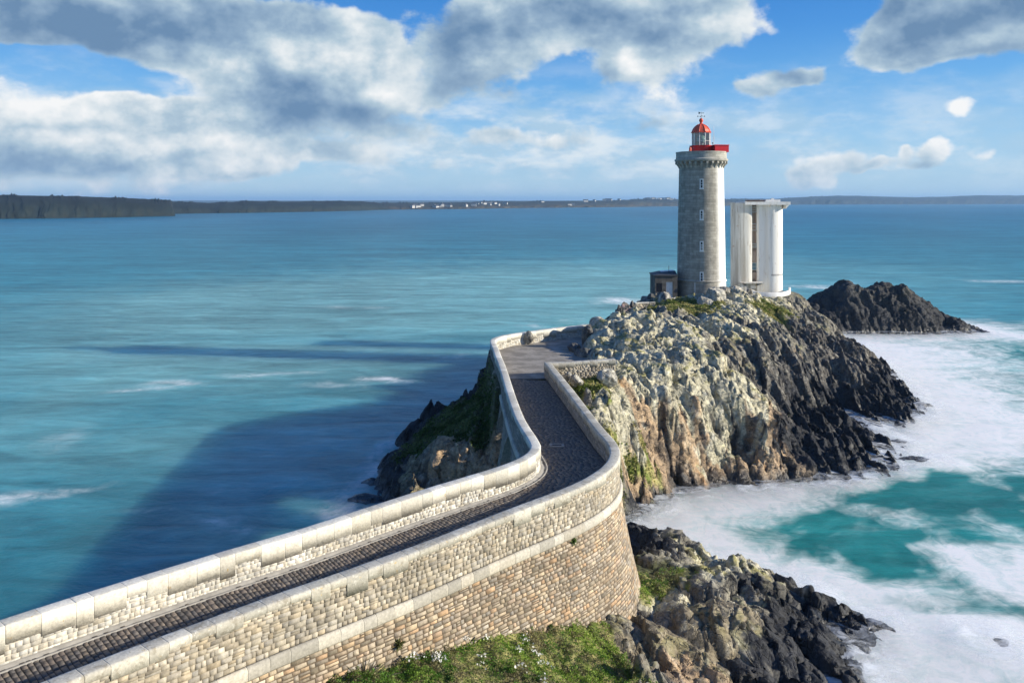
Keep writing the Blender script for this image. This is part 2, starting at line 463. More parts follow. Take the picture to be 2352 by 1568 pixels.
def land_colour(W, x, y, z, slope, tint, seed):
    n1 = fbm(x*.5, y*.5, seed+60, 4); n2 = fbm(x*1.7, y*1.7, seed+61, 4); n3 = fbm(x*5, y*5, seed+62, 3)
    ks = list(W)
    A = np.stack([np.clip(W[k] + .10*fbm(x*.8+i*13, y*.8, seed+70+i, 3), 0.0001, None)**3.0*1.0 for i, k in enumerate(ks)], 1)
    A /= A.sum(1, keepdims=True)
    base = A @ np.array([KC[k] for k in ks])
    w = {k: A[:, i] for i, k in enumerate(ks)}
    g = np.zeros(len(x))
    # block to block variation
    base = base * (0.66 + .68*tint)[:, None]
    # lichen and rust on the dry rock
    dry = w.get('P', g) + .6*w.get('R', g) + .35*w.get('B', g) + .5*w.get('T', g) + .45*w.get('D', g)
    li = sstep(n2*.6+n3*.5, .12, .42) * dry * .75
    base = base*(1-li[:, None]) + np.array([.56, .54, .45])*li[:, None]
    ru = sstep(n1*.7 - n3*.3, .25, .6) * (w.get('B', g)*.9 + w.get('P', g)*.22 + w.get('R', g)*.25)
    base = base*(1-ru[:, None]) + np.array([.42, .235, .10])*ru[:, None]
    dk = sstep(-n1*.6 - n2*.5 + .1*n3, .12, .5) * (w.get('B', g)*.6 + w.get('R', g)*.6 + w.get('P', g)*.18+ w.get('T', g)*.5)
    base = base*(1-dk[:, None]) + np.array([.055, .05, .045])*dk[:, None]
    # moss gathers on the level parts
    mo = sstep(n1 + .45*n2, .02, .30) * sstep(slope, 1.6, .6) * (w.get('P', g) + .5*w.get('R', g) + .4*w.get('T', g)) * .85
    mc = np.array([.27, .25, .075])
    base = base*(1-mo[:, None]) + mc*mo[:, None]
    # grass: green to straw
    gr = np.clip(w.get('G', g)*1.35, 0, 1)[:, None]
    gt = sstep(n2 + .5*n3, -.35, .45)[:, None]
    gc = np.array([.13, .165, .03])*(1-gt) + np.array([.34, .30, .12])*gt
    base = base*(1-gr) + gc*gr
    # tide-blackened rock near the water
    wet = sstep(z + .8*n1 + .5*n2, 1.7, .5)
    base = base*(1-wet[:, None]*.88) + np.array([.022, .024, .027])*wet[:, None]*.88
    return np.clip(base, .008, .8), w, wet

mat_rock, _t, _bs = new_mat('rock')
def _rock(t, bs):
    co = obj_coord(t)
    wv = t.vmath('SCALE', t.noise(co, 1.7, 4, .6, 0, 1)); wv.node.inputs['Scale'].default_value = .55
    wc = t.vmath('ADD', co, wv)
    n = t.noise(co, 4.5, 10, .72)
    n2 = t.noise(co, 19.0, 5, .65)
    # lichen crusts and bare dark stone, with crisp edges
    wet = attr_fac(t, 'wet')
    col_ = attr_col(t)
    f = t.ramp(n, .30, .68, .62, 1.30, False)
    f = t.math('MULTIPLY', f, t.ramp(n2, .3, .7, .80, 1.2, False))
    v = t.vmath('SCALE', col_); t.link(f, v.node.inputs['Scale'])
    l1 = t.ramp(t.noise(wc, 1.9, 10, .74), .555, .60)
    l2 = t.ramp(t.noise(t.vmath('ADD', wc, (7, 3, 1)), 2.6, 10, .75), .555, .60)
    dk = t.vmath('MULTIPLY', v, (.34, .32, .30)); lt = t.vmath('MULTIPLY', v, (1.45, 1.42, 1.34))
    dry = t.math('SUBTRACT', 1.0, wet)
    v = t.mix(t.math('MULTIPLY', l1, .65), v, dk)
    v = t.mix(t.math('MULTIPLY', t.math('MULTIPLY', l2, dry), .8), v, lt)
    t.link(v, bs.inputs['Base Color'])
    t.link(t.ramp(wet, 0, 1, .92, .36, False), bs.inputs['Roughness'])
    bs.inputs['Specular IOR Level'].default_value = .4
    # fractured faces: every small block catches the light on its own plane
    def facet(scale, amt):
        vo = t.node('ShaderNodeTexVoronoi', feature='F1'); vo.inputs['Scale'].default_value = scale
        t.link(t.vmath('MULTIPLY', wc, (1, .8, 1.25)), vo.inputs['Vector'])
        s = t.vmath('SCALE', t.vmath('SUBTRACT', vo.outputs['Color'], (.5, .5, .5))); s.node.inputs['Scale'].default_value = amt
        return s
    geo = t.node('ShaderNodeNewGeometry')
    nn = t.vmath('ADD', t.vmath('ADD', geo.outputs['Normal'], facet(1.5, .95)), t.vmath('ADD', facet(3.6, .75), facet(9.0, .45)))
    nn = t.vmath('NORMALIZE', nn)
    b = t.node('ShaderNodeBump'); b.inputs['Strength'].default_value = .7; b.inputs['Distance'].default_value = .10
    vo = t.node('ShaderNodeTexVoronoi', feature='DISTANCE_TO_EDGE'); vo.inputs['Scale'].default_value = 1.5
    t.link(t.vmath('MULTIPLY', wc, (1, .8, 1.25)), vo.inputs['Vector'])
    t.link(t.math('MULTIPLY_ADD', t.ramp(vo.outputs['Distance'], 0, .06), .9, t.math('ADD', n, t.math('MULTIPLY', n2, .3))), b.inputs['Height'])
    t.link(nn, b.inputs['Normal']); t.link(b.outputs[0], bs.inputs['Normal'])
_rock(_t, _bs)

def make_land(name, pts, xs, ys, seed, flat=(), fin=None, cut=-1.0, rough_scale=1.0):
    X, Y = np.meshgrid(xs, ys)
    z0, W = height_field(pts, X, Y)
    x = X.ravel().copy(); y = Y.ravel().copy()
    rough = sum(W[k]*ROUGH[k] for k in W) * rough_scale * (.15+.85*sstep(z0, -1.3, .8))
    z0 = np.where(z0 < 0, z0*1.6, z0)
    h, tint = rock_relief(x, y, seed)
    if fin is not None:
        fw = fin(x, y, W)
        wx = x + .5*fbm(x*.5, y*.3, seed+5, 3) + .10*(y-80)
        r = 1 - np.abs(perlin(wx/1.5, y/8.0, seed+6))*2.0
        r2 = 1 - np.abs(perlin(wx/.7+5, y/4.0, seed+7))*2.0
        h = h*(1-.3*fw) + fw*(.75*(r-.45) + .40*(r2-.45))
    z = z0 + h*rough
    keep = np.ones(len(x))
    for f in flat:          # levelled platforms
        m = f[0](x, y); z = z*(1-m) + f[1]*m; keep *= 1-m
    Z = z.reshape(X.shape)
    gy, gx = np.gradient(Z, ys, xs)
    slope = np.hypot(gx, gy).ravel()
    # push steep faces sideways in blocks so they are not mere curtains
    k = sstep(slope, .5, 2.0)*keep*np.clip(rough, 0, 1)
    px_, py_ = rock_relief.push
    dx = (.34*px_ + .14*fbm(x*1.1+z*1.6, y*1.1-z*1.4, seed+80, 4))*k; dy = (.30*py_ + .14*fbm(x*1.1-z*1.5+30, y*1.1+z*1.6, seed+81, 4))*k
    S = (np.hypot(*np.gradient(height_smooth(Z), ys, xs))).ravel()
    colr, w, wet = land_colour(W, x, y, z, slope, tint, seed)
    v = np.stack([x+dx, y+dy, z], 1)
    fc = grid_faces(len(ys), len(xs))
    zf = z[fc].max(1)
    fc = fc[zf > cut]
    used = np.zeros(len(v), bool); used[fc.ravel()] = True
    remap = np.cumsum(used)-1
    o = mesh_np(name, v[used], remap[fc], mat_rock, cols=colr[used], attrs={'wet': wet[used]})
    return o, (X, Y, Z, {k: a.reshape(X.shape) for k, a in w.items()}, colr.reshape(X.shape+(3,)))

def height_smooth(Z):
    for _ in range(3):
        Z = (Z + np.roll(Z, 1, 0) + np.roll(Z, -1, 0) + np.roll(Z, 1, 1) + np.roll(Z, -1, 1))/5
    return Z

def spaced(a, b, step0, k):
    """coordinates from a to b, step = max(step0, k*|x|)"""
    r = [a]
    while r[-1] < b: r.append(r[-1] + max(step0, k*abs(r[-1])))
    return np.array(r)

HEAD = controls([
 # waterline of the seaward (right) side
 (1475,1178,0,'K'),(1510,1165,0,'K'),(1545,1125,0,'K'),(1640,1090,0,'K'),(1720,1088,0,'K'),(1780,1092,0,'K'),(1900,1076,0,'K'),(2000,1070,0,'K'),
 (2095,1064,0,'K'),(2070,1030,.1,'K'),(1990,998,.1,'K'),(1920,955,0,'K'),(1990,962,0,'K'),(2080,966,0,'K'),(2125,952,0,'K'),(2100,915,.1,'K'),
 (2052,880,.1,'K'),(2040,850,.1,'K'),(2008,812,.1,'K'),(1962,792,.1,'K'),(1905,775,.1,'K'),
 # right: black ledges and fins
 (1830,1040,1.6,'K'),(1900,1045,1.7,'K'),(1980,1050,1.5,'K'),(2045,1052,1.2,'K'),(1850,1000,2.2,'K'),(1930,1005,2.0,'K'),(1860,950,2.4,'K'),
 (1890,1010,2.0,'K'),(1960,1020,1.5,'K'),(1900,905,3.0,'K'),(1960,900,2.6,'K'),(2020,905,2.3,'K'),(2075,935,1.7,'K'),(1990,930,1.9,'K'),(1930,925,2.1,'K'),
 (1950,855,4.2,'D'),(1990,845,3.4,'D'),(2020,870,2.2,'K'),(1960,802,4.6,'D'),(1900,800,5.6,'D'),(1880,850,5.0,'D'),(1900,780,5.9,'D'),(1868,742,7.0,'R'),
 (1840,800,6.6,'D'),(1830,860,5.2,'D'),(1800,840,6.6,'D'),(1790,890,5.0,'D'),(1810,930,3.2,'K'),(1985,805,3.4,'D'),
 (1820,780,7.8,'R'),(1760,830,7.6,'R'),(1750,760,9.2,'R'),(1820,705,9.0,'R'),(1850,700,8.3,'R'),(1700,800,8.8,'R'),(1700,850,7.3,'R'),(1740,880,6.0,'D'),
 # front pale rock and its diagonal crest
 (1480,738,10.9,'P'),(1560,770,10.6,'P'),(1640,805,10.0,'P'),(1700,850,8.9,'P'),(1755,895,7.4,'P'),(1600,850,9.3,'P'),(1540,830,9.7,'P'),
 (1600,900,7.4,'P'),(1700,920,6.3,'P'),(1650,880,8.0,'P'),(1740,925,5.8,'P'),(1790,960,4.6,'B'),(1785,1005,3.6,'B'),(1500,870,8.2,'P'),(1500,820,9.7,'P'),
 (1450,850,9.2,'P'),(1420,790,10.2,'P'),(1382,757,10.8,'P'),(1352,790,10.0,'P'),(1372,738,11.2,'P'),(1420,728,11.4,'P'),(1400,810,9.8,'P'),(1550,930,6.7,'P'),
 (1360,815,9.2,'R'),(1345,762,9.8,'R'),
 # brown cliff down to the water
 (1500,940,6.4,'P'),(1450,960,6.1,'P'),(1480,1005,4.3,'B'),(1550,985,4.7,'T'),(1600,1005,3.8,'B'),(1540,1060,2.3,'B'),(1470,1070,2.5,'B'),(1440,1120,1.5,'B'),
 (1480,1120,1.4,'B'),(1500,1150,.8,'R'),(1600,1060,2.1,'B'),(1700,1000,3.7,'B'),(1690,1050,1.6,'K'),(1650,1040,2.4,'B'),(1640,955,5.4,'P'),(1770,1060,.9,'K'),
 (1720,960,4.9,'B'),(1430,1145,1.4,'R'),
 # grass above the right wall
 (1300,862,8.6,'P'),(1330,930,8.0,'G'),(1350,900,8.5,'G'),(1400,900,8.7,'P'),(1440,912,8.1,'P'),(1365,945,7.7,'P'),(1410,955,7.3,'P'),(1385,970,7.2,'G'),(1420,1000,6.2,'G'),(1380,860,9.1,'G'),
 (1300,890,8.3,'G'),(1470,930,7.6,'G'),(1430,1050,4.2,'B'),
 # upper part towards the towers
 (1640,750,10.0,'P'),(1560,738,10.2,'R'),(1540,715,10.5,'G'),(1580,712,10.5,'G'),(1480,716,10.4,'P'),(1425,712,10.4,'R'),(1600,702,10.5,'G'),(1645,678,11.3,'P'),
 (1640,668,11.8,'P'),(1690,690,11.0,'P'),(1720,684,10.8,'P'),(1760,702,10.0,'G'),(1600,694,9.9,'P'),(1500,694,9.7,'R'),(1790,692,9.7,'P'),(1700,720,10.2,'P'),
 (1680,760,9.8,'P'),(1600,760,9.9,'P'),
 ('xy',27.8,115,9.6,'P'),('xy',24,118,9.4,'P'),('xy',38,122,9.5,'P'),('xy',20,113,9.4,'R'),('xy',44,124,9.0,'R'),('xy',32,116,9.7,'P'),
 ('xy',20,125,6,'R'),('xy',30,130,6,'R'),('xy',43,131,5,'K'),('xy',50,126,4,'K'),('xy',10,100,7,'R'),('xy',14,108,8,'R'),('xy',8,96,4,'K'),('xy',5,98,0,'K'),('xy',10,112,2,'K'),('xy',16,121,3,'K'),
 # plaza and road
 ('xy',1,70,8.3,'F'),('xy',3,75,8.4,'F'),('xy',0.5,79,8.3,'F'),('xy',4,83,8.4,'F'),('xy',7,86,8.6,'F'),('xy',6,71,8.6,'F'),('xy',6.5,78,8.9,'F'),('xy',1.5,64,7.3,'F'),('xy',2.0,60.2,5.4,'B'),
 ('xy',10,88,9.6,'R'),('xy',-3.6,79,4,'K'),('xy',-4,84,0,'K'),('xy',1,87,3,'K'),('xy',6,91,4,'K'),
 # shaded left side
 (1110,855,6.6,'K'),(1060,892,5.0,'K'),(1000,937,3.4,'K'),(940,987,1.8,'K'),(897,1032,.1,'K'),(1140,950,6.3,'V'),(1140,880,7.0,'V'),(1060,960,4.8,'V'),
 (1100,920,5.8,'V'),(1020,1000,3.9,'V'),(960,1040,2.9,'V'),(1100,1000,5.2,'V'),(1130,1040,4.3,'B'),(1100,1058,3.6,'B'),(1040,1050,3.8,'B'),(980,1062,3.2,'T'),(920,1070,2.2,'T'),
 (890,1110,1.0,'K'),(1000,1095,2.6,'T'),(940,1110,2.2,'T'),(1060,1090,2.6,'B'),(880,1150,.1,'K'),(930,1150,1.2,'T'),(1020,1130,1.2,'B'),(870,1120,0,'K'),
 ('xy',-6,59.6,-.2,'K'),('xy',-2,59.2,.2,'K'),('xy',2,59,.3,'K'),('xy',6,59.8,.4,'K'),('xy',5.6,62.5,5.0,'R'),('xy',-9,59.5,-.6,'K'),
 # sea bed
 ('xy',-18,60,-4,'S'),('xy',-17,70,-4,'S'),('xy',-15,80,-4,'S'),('xy',-9,88,-4,'S'),('xy',-4,94,-4,'S'),('xy',1,101,-4,'S'),('xy',4,112,-4,'S'),('xy',9,128,-4,'S'),
 ('xy',22,142,-4,'S'),('xy',38,144,-4,'S'),('xy',54,136,-4,'S'),('xy',56,122,-3,'S'),('xy',58,110,-3,'S'),('xy',56,98,-3,'S'),('xy',54,88,-3,'S'),('xy',46,82,-2,'S'),
 ('xy',44,76,-2.5,'S'),('xy',42,68,-3,'S'),('xy',32,65,-3,'S'),('xy',22,64,-3,'S'),('xy',15,58,-3,'S'),('xy',9,56,-3,'S'),('xy',0,54.5,-3,'S'),('xy',-9,55,-3,'S'),
 ('xy',65,100,-4,'S'),('xy',64,130,-4,'S'),('xy',-22,50,-4,'S'),('xy',60,62,-4,'S'),('xy',35,84,-1.2,'S'),
])
def plaza_mask(x, y):
    m = sstep(y, 61.5, 63.5)*sstep(y, 90.5, 88.5)
    left = np.interp(y, [60, 66, 77, 80, 83, 86, 89], [-1.3, -1.3, -2.3, -2.3, .9, 5.0, 9.0])
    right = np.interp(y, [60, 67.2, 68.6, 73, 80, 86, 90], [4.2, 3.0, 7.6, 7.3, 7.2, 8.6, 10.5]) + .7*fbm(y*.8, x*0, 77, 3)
    return m*sstep(x, left-.5, left)*sstep(x, right+.5, right-.3)
def tower_mask(x, y):
    a = sstep(np.hypot(x-27.76, y-115), 6.0, 4.6)
    b = sstep(np.hypot((x-38)*.8, y-122), 6.2, 5.0)
    c = sstep(x, 18.8, 19.6)*sstep(x, 27, 26)*sstep(y, 110.0, 110.9)*sstep(y, 119, 118)
    return np.clip(np.maximum(np.maximum(a, b), c), 0, 1)
def head_fin(x, y, W):
    return np.clip((W.get('K', 0) + .9*W.get('D', 0) + .5*W.get('R', 0))*sstep(x, 22, 30), 0, 1)

hx = spaced(-17.0, 57.0, .122, 0.0)
hy = spaced(55.2, 138.0, .10, .00175)
headland, HL = make_land('headland', HEAD, hx, hy, 11, flat=[(plaza_mask, 8.9), (tower_mask, 9.75)], fin=head_fin)
tag(headland, kind='structure')

MAIN = controls([
 (1450,1210,1.4,'K'),(1500,1222,1.7,'K'),(1560,1240,1.8,'R'),(1640,1287,1.9,'P'),(1700,1284,2.1,'P'),(1740,1296,1.9,'P'),(1785,1345,1.4,'R'),(1850,1356,1.5,'K'),(1900,1385,1.5,'K'),
 (1960,1425,1.2,'K'),(2022,1442,.5,'K'),(1985,1465,.3,'K'),(1925,1490,.2,'K'),
 (1480,1260,1.9,'K'),(1480,1300,2.4,'V'),(1450,1340,3.0,'G'),(1540,1290,2.0,'R'),(1520,1340,2.6,'G'),(1600,1330,2.6,'P'),(1423,1368,3.3,'G'),(1341,1364,4.2,'G'),(1267,1376,5.0,'G'),(1158,1430,5.6,'G'),(1000,1500,6.2,'G'),
 (837,1568,6.8,'G'),(1100,1568,5.6,'G'),(1200,1500,5.3,'G'),(1300,1568,4.3,'G'),(1400,1568,3.7,'G'),(1300,1450,4.6,'G'),(1250,1420,4.9,'G'),(1400,1400,3.6,'P'),(1450,1390,3.2,'R'),(1430,1440,3.5,'R'),
 (1400,1480,3.8,'G'),(1500,1390,3.0,'R'),(1550,1370,2.8,'P'),(1500,1430,3.4,'T'),(1520,1490,3.2,'T'),(1580,1420,3.2,'T'),(1650,1400,2.9,'T'),(1590,1350,2.4,'R'),(1600,1500,2.6,'T'),(1560,1568,2.0,'B'),(1660,1568,1.2,'K'),
 (1650,1460,2.9,'T'),(1720,1420,2.7,'T'),(1700,1500,1.9,'R'),(1750,1380,2.4,'R'),(1700,1340,1.8,'K'),(1800,1410,2.2,'K'),(1780,1480,2.2,'K'),(1750,1530,1.9,'K'),(1860,1460,1.8,'K'),(1850,1540,1.4,'K'),(1900,1568,.9,'K'),
 (1930,1560,.2,'K'),(1660,1300,2.4,'P'),(1500,1568,3.4,'R'),
 # out of frame below
 ('xy',20,34,-1.5,'S'),('xy',17,32,-.6,'K'),('xy',10,30,1.2,'K'),('xy',4,28,4.2,'G'),('xy',0,24,7.0,'G'),('xy',-6,23,8.0,'G'),('xy',-12,18,9.0,'G'),('xy',10,22,3.4,'R'),('xy',16,26,.3,'K'),
 ('xy',0,14,13.0,'G'),('xy',8,14,9,'G'),('xy',-8,14,11.5,'G'),('xy',-18,16,9.4,'G'),('xy',0,4,19.5,'G'),('xy',0,-6,21.8,'G'),('xy',12,2,16,'G'),('xy',22,6,8,'R'),('xy',20,14,3,'R'),
 ('xy',-14,4,16,'G'),('xy',-28,6,12,'G'),('xy',-25,14,7.5,'G'),('xy',-34,16,1,'K'),('xy',-42,8,2,'K'),('xy',-52,-4,0,'K'),('xy',30,-5,10,'R'),('xy',38,4,0,'K'),('xy',-20,-20,21,'G'),('xy',20,-20,19,'G'),('xy',44,-22,3,'R'),
 ('xy',0,-40,20,'G'),('xy',-40,-30,14,'G'),('xy',40,-44,10,'G'),
 # hidden side behind the causeway
 ('xy',-19,21.5,6.5,'R'),('xy',-22,24,1.5,'K'),('xy',-17,29,2,'K'),('xy',-13,34,1.2,'K'),('xy',-8,38.5,1.4,'K'),('xy',-4,42.5,1.6,'K'),('xy',-1,46,1.6,'K'),('xy',-12,30,4.5,'R'),('xy',-6,36,4.5,'R'),('xy',-1,40,4,'R'),('xy',2,44,3.3,'R'),
 ('xy',2,48.5,1.6,'K'),('xy',5.5,48.5,2.0,'K'),('xy',7,51,1.6,'K'),('xy',3,41,4.0,'R'),('xy',4.5,44.5,3.0,'R'),('xy',-22,19,8.5,'G'),('xy',-10,27,7,'G'),('xy',-4,33,6,'G'),
 # sea bed
 ('xy',-28,24,-2.5,'S'),('xy',-22,31,-3,'S'),('xy',-17,38,-3,'S'),('xy',-11,44,-3,'S'),('xy',-6,49,-2.5,'S'),('xy',-1,52,-2,'S'),('xy',4,55,-2,'S'),('xy',8.5,57.5,-1.6,'S'),('xy',12,55,-1.6,'S'),('xy',14.5,52,-1.6,'S'),
 ('xy',18.5,49.5,-1.8,'S'),('xy',22,47,-1.8,'S'),('xy',24.5,44,-2,'S'),('xy',22,40,-1.8,'S'),('xy',19.5,38,-1.3,'S'),('xy',26,32,-3,'S'),('xy',30,20,-3,'S'),('xy',46,10,-3,'S'),('xy',60,-10,-4,'S'),('xy',62,-44,-3,'S'),
 ('xy',-60,12,-4,'S'),('xy',-44,20,-4,'S'),('xy',-66,-10,-4,'S'),('xy',30,50,-4,'S'),
])
mx = np.concatenate([spaced(-60, -9.2, 1.1, 0), spaced(-8.6, 23.5, .098, 0), spaced(24.2, 62, 1.1, 0)])
my = np.concatenate([spaced(-45, 25.6, .9, 0), spaced(26.2, 58.5, .07, .0024)])
mainland, ML = make_land('coastal_ground', MAIN, mx, my, 53, cut=-.9, rough_scale=.75)
tag(mainland, kind='structure')

def sample(L, x, y):
    X, Y, Z = L[0], L[1], L[2]
    xs, ys = X[0], Y[:, 0]
    i = np.clip(np.searchsorted(xs, x)-1, 0, len(xs)-2); j = np.clip(np.searchsorted(ys, y)-1, 0, len(ys)-2)
    fx = (x-xs[i])/(xs[i+1]-xs[i]); fy = (y-ys[j])/(ys[j+1]-ys[j])
    return (Z[j, i]*(1-fx)+Z[j, i+1]*fx)*(1-fy) + (Z[j+1, i]*(1-fx)+Z[j+1, i+1]*fx)*fy

# ------------------------------------------------------------------ offshore rocks
def islet(name, cx, cy, rx, ry, zt, seed, label, step=.2, group=None, peak=None, kinds='K', rot=0.0, power=1.0):
    xs = np.arange(-rx*1.25, rx*1.25, step); ys = np.arange(-ry*1.25, ry*1.25, step)
    X, Y = np.meshgrid(xs, ys); x = X.ravel(); y = Y.ravel()
    ca, sa = math.cos(rot), math.sin(rot)
    wx = x + rx*.10*fbm(x/rx*2, y/ry*2, seed+3, 3); wy = y + ry*.12*fbm(x/rx*2+9, y/ry*2, seed+4, 3)
    r = np.hypot(wx/rx, wy/ry)
    if peak is None: prof = np.clip(1-r**1.6, -1.2, 1)
    else: prof = np.minimum(np.interp(wx/rx, *peak), 9)*np.clip(1-(np.abs(wy)/ry)**2.0, -1, 1) - .35*sstep(r, .8, 1.2)
    h, tint = rock_relief(x+cx, y+cy, seed)
    z = zt*prof + h*(.85 if peak is not None else min(1.0, zt/4.0)*.8)*sstep(zt*prof, -1.0, .8)
    slope = np.ones(len(x))
    W = {'K': np.full(len(x), .85), 'R': np.clip(.05+.05*prof, 0, 1)}
    colr, w, wet = land_colour(W, x+cx, y+cy, z, slope, tint, seed)
    v = np.stack([x+.2*fbm(x+z, y, seed+8, 3), y+.2*fbm(x, y+z, seed+9, 3), z], 1)
    fc = grid_faces(len(ys), len(xs)); fc = fc[z[fc].max(1) > -.8]
    used = np.zeros(len(v), bool); used[fc.ravel()] = True; rm = np.cumsum(used)-1
    o = mesh_np(name, v[used], rm[fc], mat_rock, cols=colr[used], attrs={'wet': wet[used]})
    o.location = (cx, cy, 0)
    tag(o, label, 'rock', group)
    ISL.append((cx, cy, x+cx, y+cy, z, X.shape))
    return o
ISL = []
islet('sea_rock', 69.0, 148, 17.0, 8.0, .88, 211, 'big jagged black rock standing in the sea right of the towers', .2,
      peak=([-1.2, -1.0, -.85, -.62, -.45, -.28, 0, .22, .4, .6, .85, 1.0, 1.2], [-.6, 1.6, 4.6, 6.4, 8.4, 9.2, 9.4, 9.0, 6.4, 4.0, 1.8, .6, -1]))
smalls = [(2096, 935, 2.2, 1.6, 1.1, 'low black rock in white foam off the tip of the upper ledge'),
          (2060, 1022, 1.7, 1.0, .75, 'thin black rock poking through foam between the two lower ledges'),
          (2100, 1060, 1.9, .8, .6, 'last black rock in the foam at the tip of the lowest ledge'),
          (838, 1150, 1.7, 1.1, .55, 'small black rock in the blue water left of the headland foot'),
          (858, 1110, 1.1, .7, .45, 'tiny dark rock awash beside the shaded left foot of the headland'),
          (2290, 1482, 1.5, .7, .35, 'flat rock almost covered by white foam in the lower right corner'),
          (2010, 1452, 1.3, .9, .6, 'small black rock at the tip of the foreground rocks')]
for i, (u, v, rx, ry, h_, lab) in enumerate(smalls):
    x_, y_, _ = at_z(u, v, 0)
    islet('sea_rock', x_, y_, rx, ry, h_, 300+i*7, lab, .1, group='small rocks in the surf')

# ------------------------------------------------------------------ sea
sx = np.concatenate([-np.flip(spaced(20.6, 30000, .7, .035)), spaced(-20, 85, .34, 0), spaced(86, 30000, .7, .035)])
sy = np.concatenate([-np.flip(spaced(1, 4000, 2.0, .2)), spaced(0, 34, 1.2, 0), spaced(34.6, 30000, .26, .0034)])
SX, SY = np.meshgrid(sx, sy)

def land_level(x, y):
    z = np.full(x.shape, -6.0)
    for L in (HL, ML):
        xs, ys = L[0][0], L[1][:, 0]
        ins = (x > xs[0]) & (x < xs[-1]) & (y > ys[0]) & (y < ys[-1])
        z[ins] = np.maximum(z[ins], sample(L, x[ins], y[ins]))
    for (cx, cy, px, py, pz, shp) in ISL:
        xs = px.reshape(shp)[0]; ys = py.reshape(shp)[:, 0]
        ins = (x > xs[0]) & (x < xs[-1]) & (y > ys[0]) & (y < ys[-1])
        if ins.any():
            G = (px.reshape(shp), py.reshape(shp), pz.reshape(shp))
            z[ins] = np.maximum(z[ins], sample(G, x[ins], y[ins]))
    return z

# distance to rock on a regular grid (repeated dilation)
gs = .6
gx_ = np.arange(-45, 110, gs); gy_ = np.arange(20, 200, gs)
GX, GY = np.meshgrid(gx_, gy_)
land = land_level(GX.ravel(), GY.ravel()).reshape(GX.shape) > 0.0
dist = np.where(land, 0.0, 99.0)
for _ in range(55):
    d = dist
    m = np.minimum(np.minimum(np.roll(d, 1, 0), np.roll(d, -1, 0)), np.minimum(np.roll(d, 1, 1), np.roll(d, -1, 1))) + gs
    m2 = np.minimum(np.minimum(np.roll(np.roll(d, 1, 0), 1, 1), np.roll(np.roll(d, -1, 0), 1, 1)), np.minimum(np.roll(np.roll(d, 1, 0), -1, 1), np.roll(np.roll(d, -1, 0), -1, 1))) + gs*1.414
    dist = np.minimum(d, np.minimum(m, m2))
DG = (GX, GY, dist)

def blob_sum(lst, x, y):
    """(u, v, half width, half depth) in picture units laid on the sea plane, turned with the flow"""
    acc = np.zeros(x.shape)
    for (u, v, ru, rv, wt, ang) in lst:
        cx, cy, _ = at_z(u, v, 0)
        ax = ru/F*cy; ay = rv*cy*cy/(F*H)
        a = math.radians(ang)
        dx = (x-cx); dy = (y-cy)*ax/ay
        px = (dx*math.cos(a)+dy*math.sin(a))/ax; py = (-dx*math.sin(a)+dy*math.cos(a))/ax
        acc += wt*np.exp(-np.minimum(px*px*1.0+py*py*1.0, 40))
    return acc

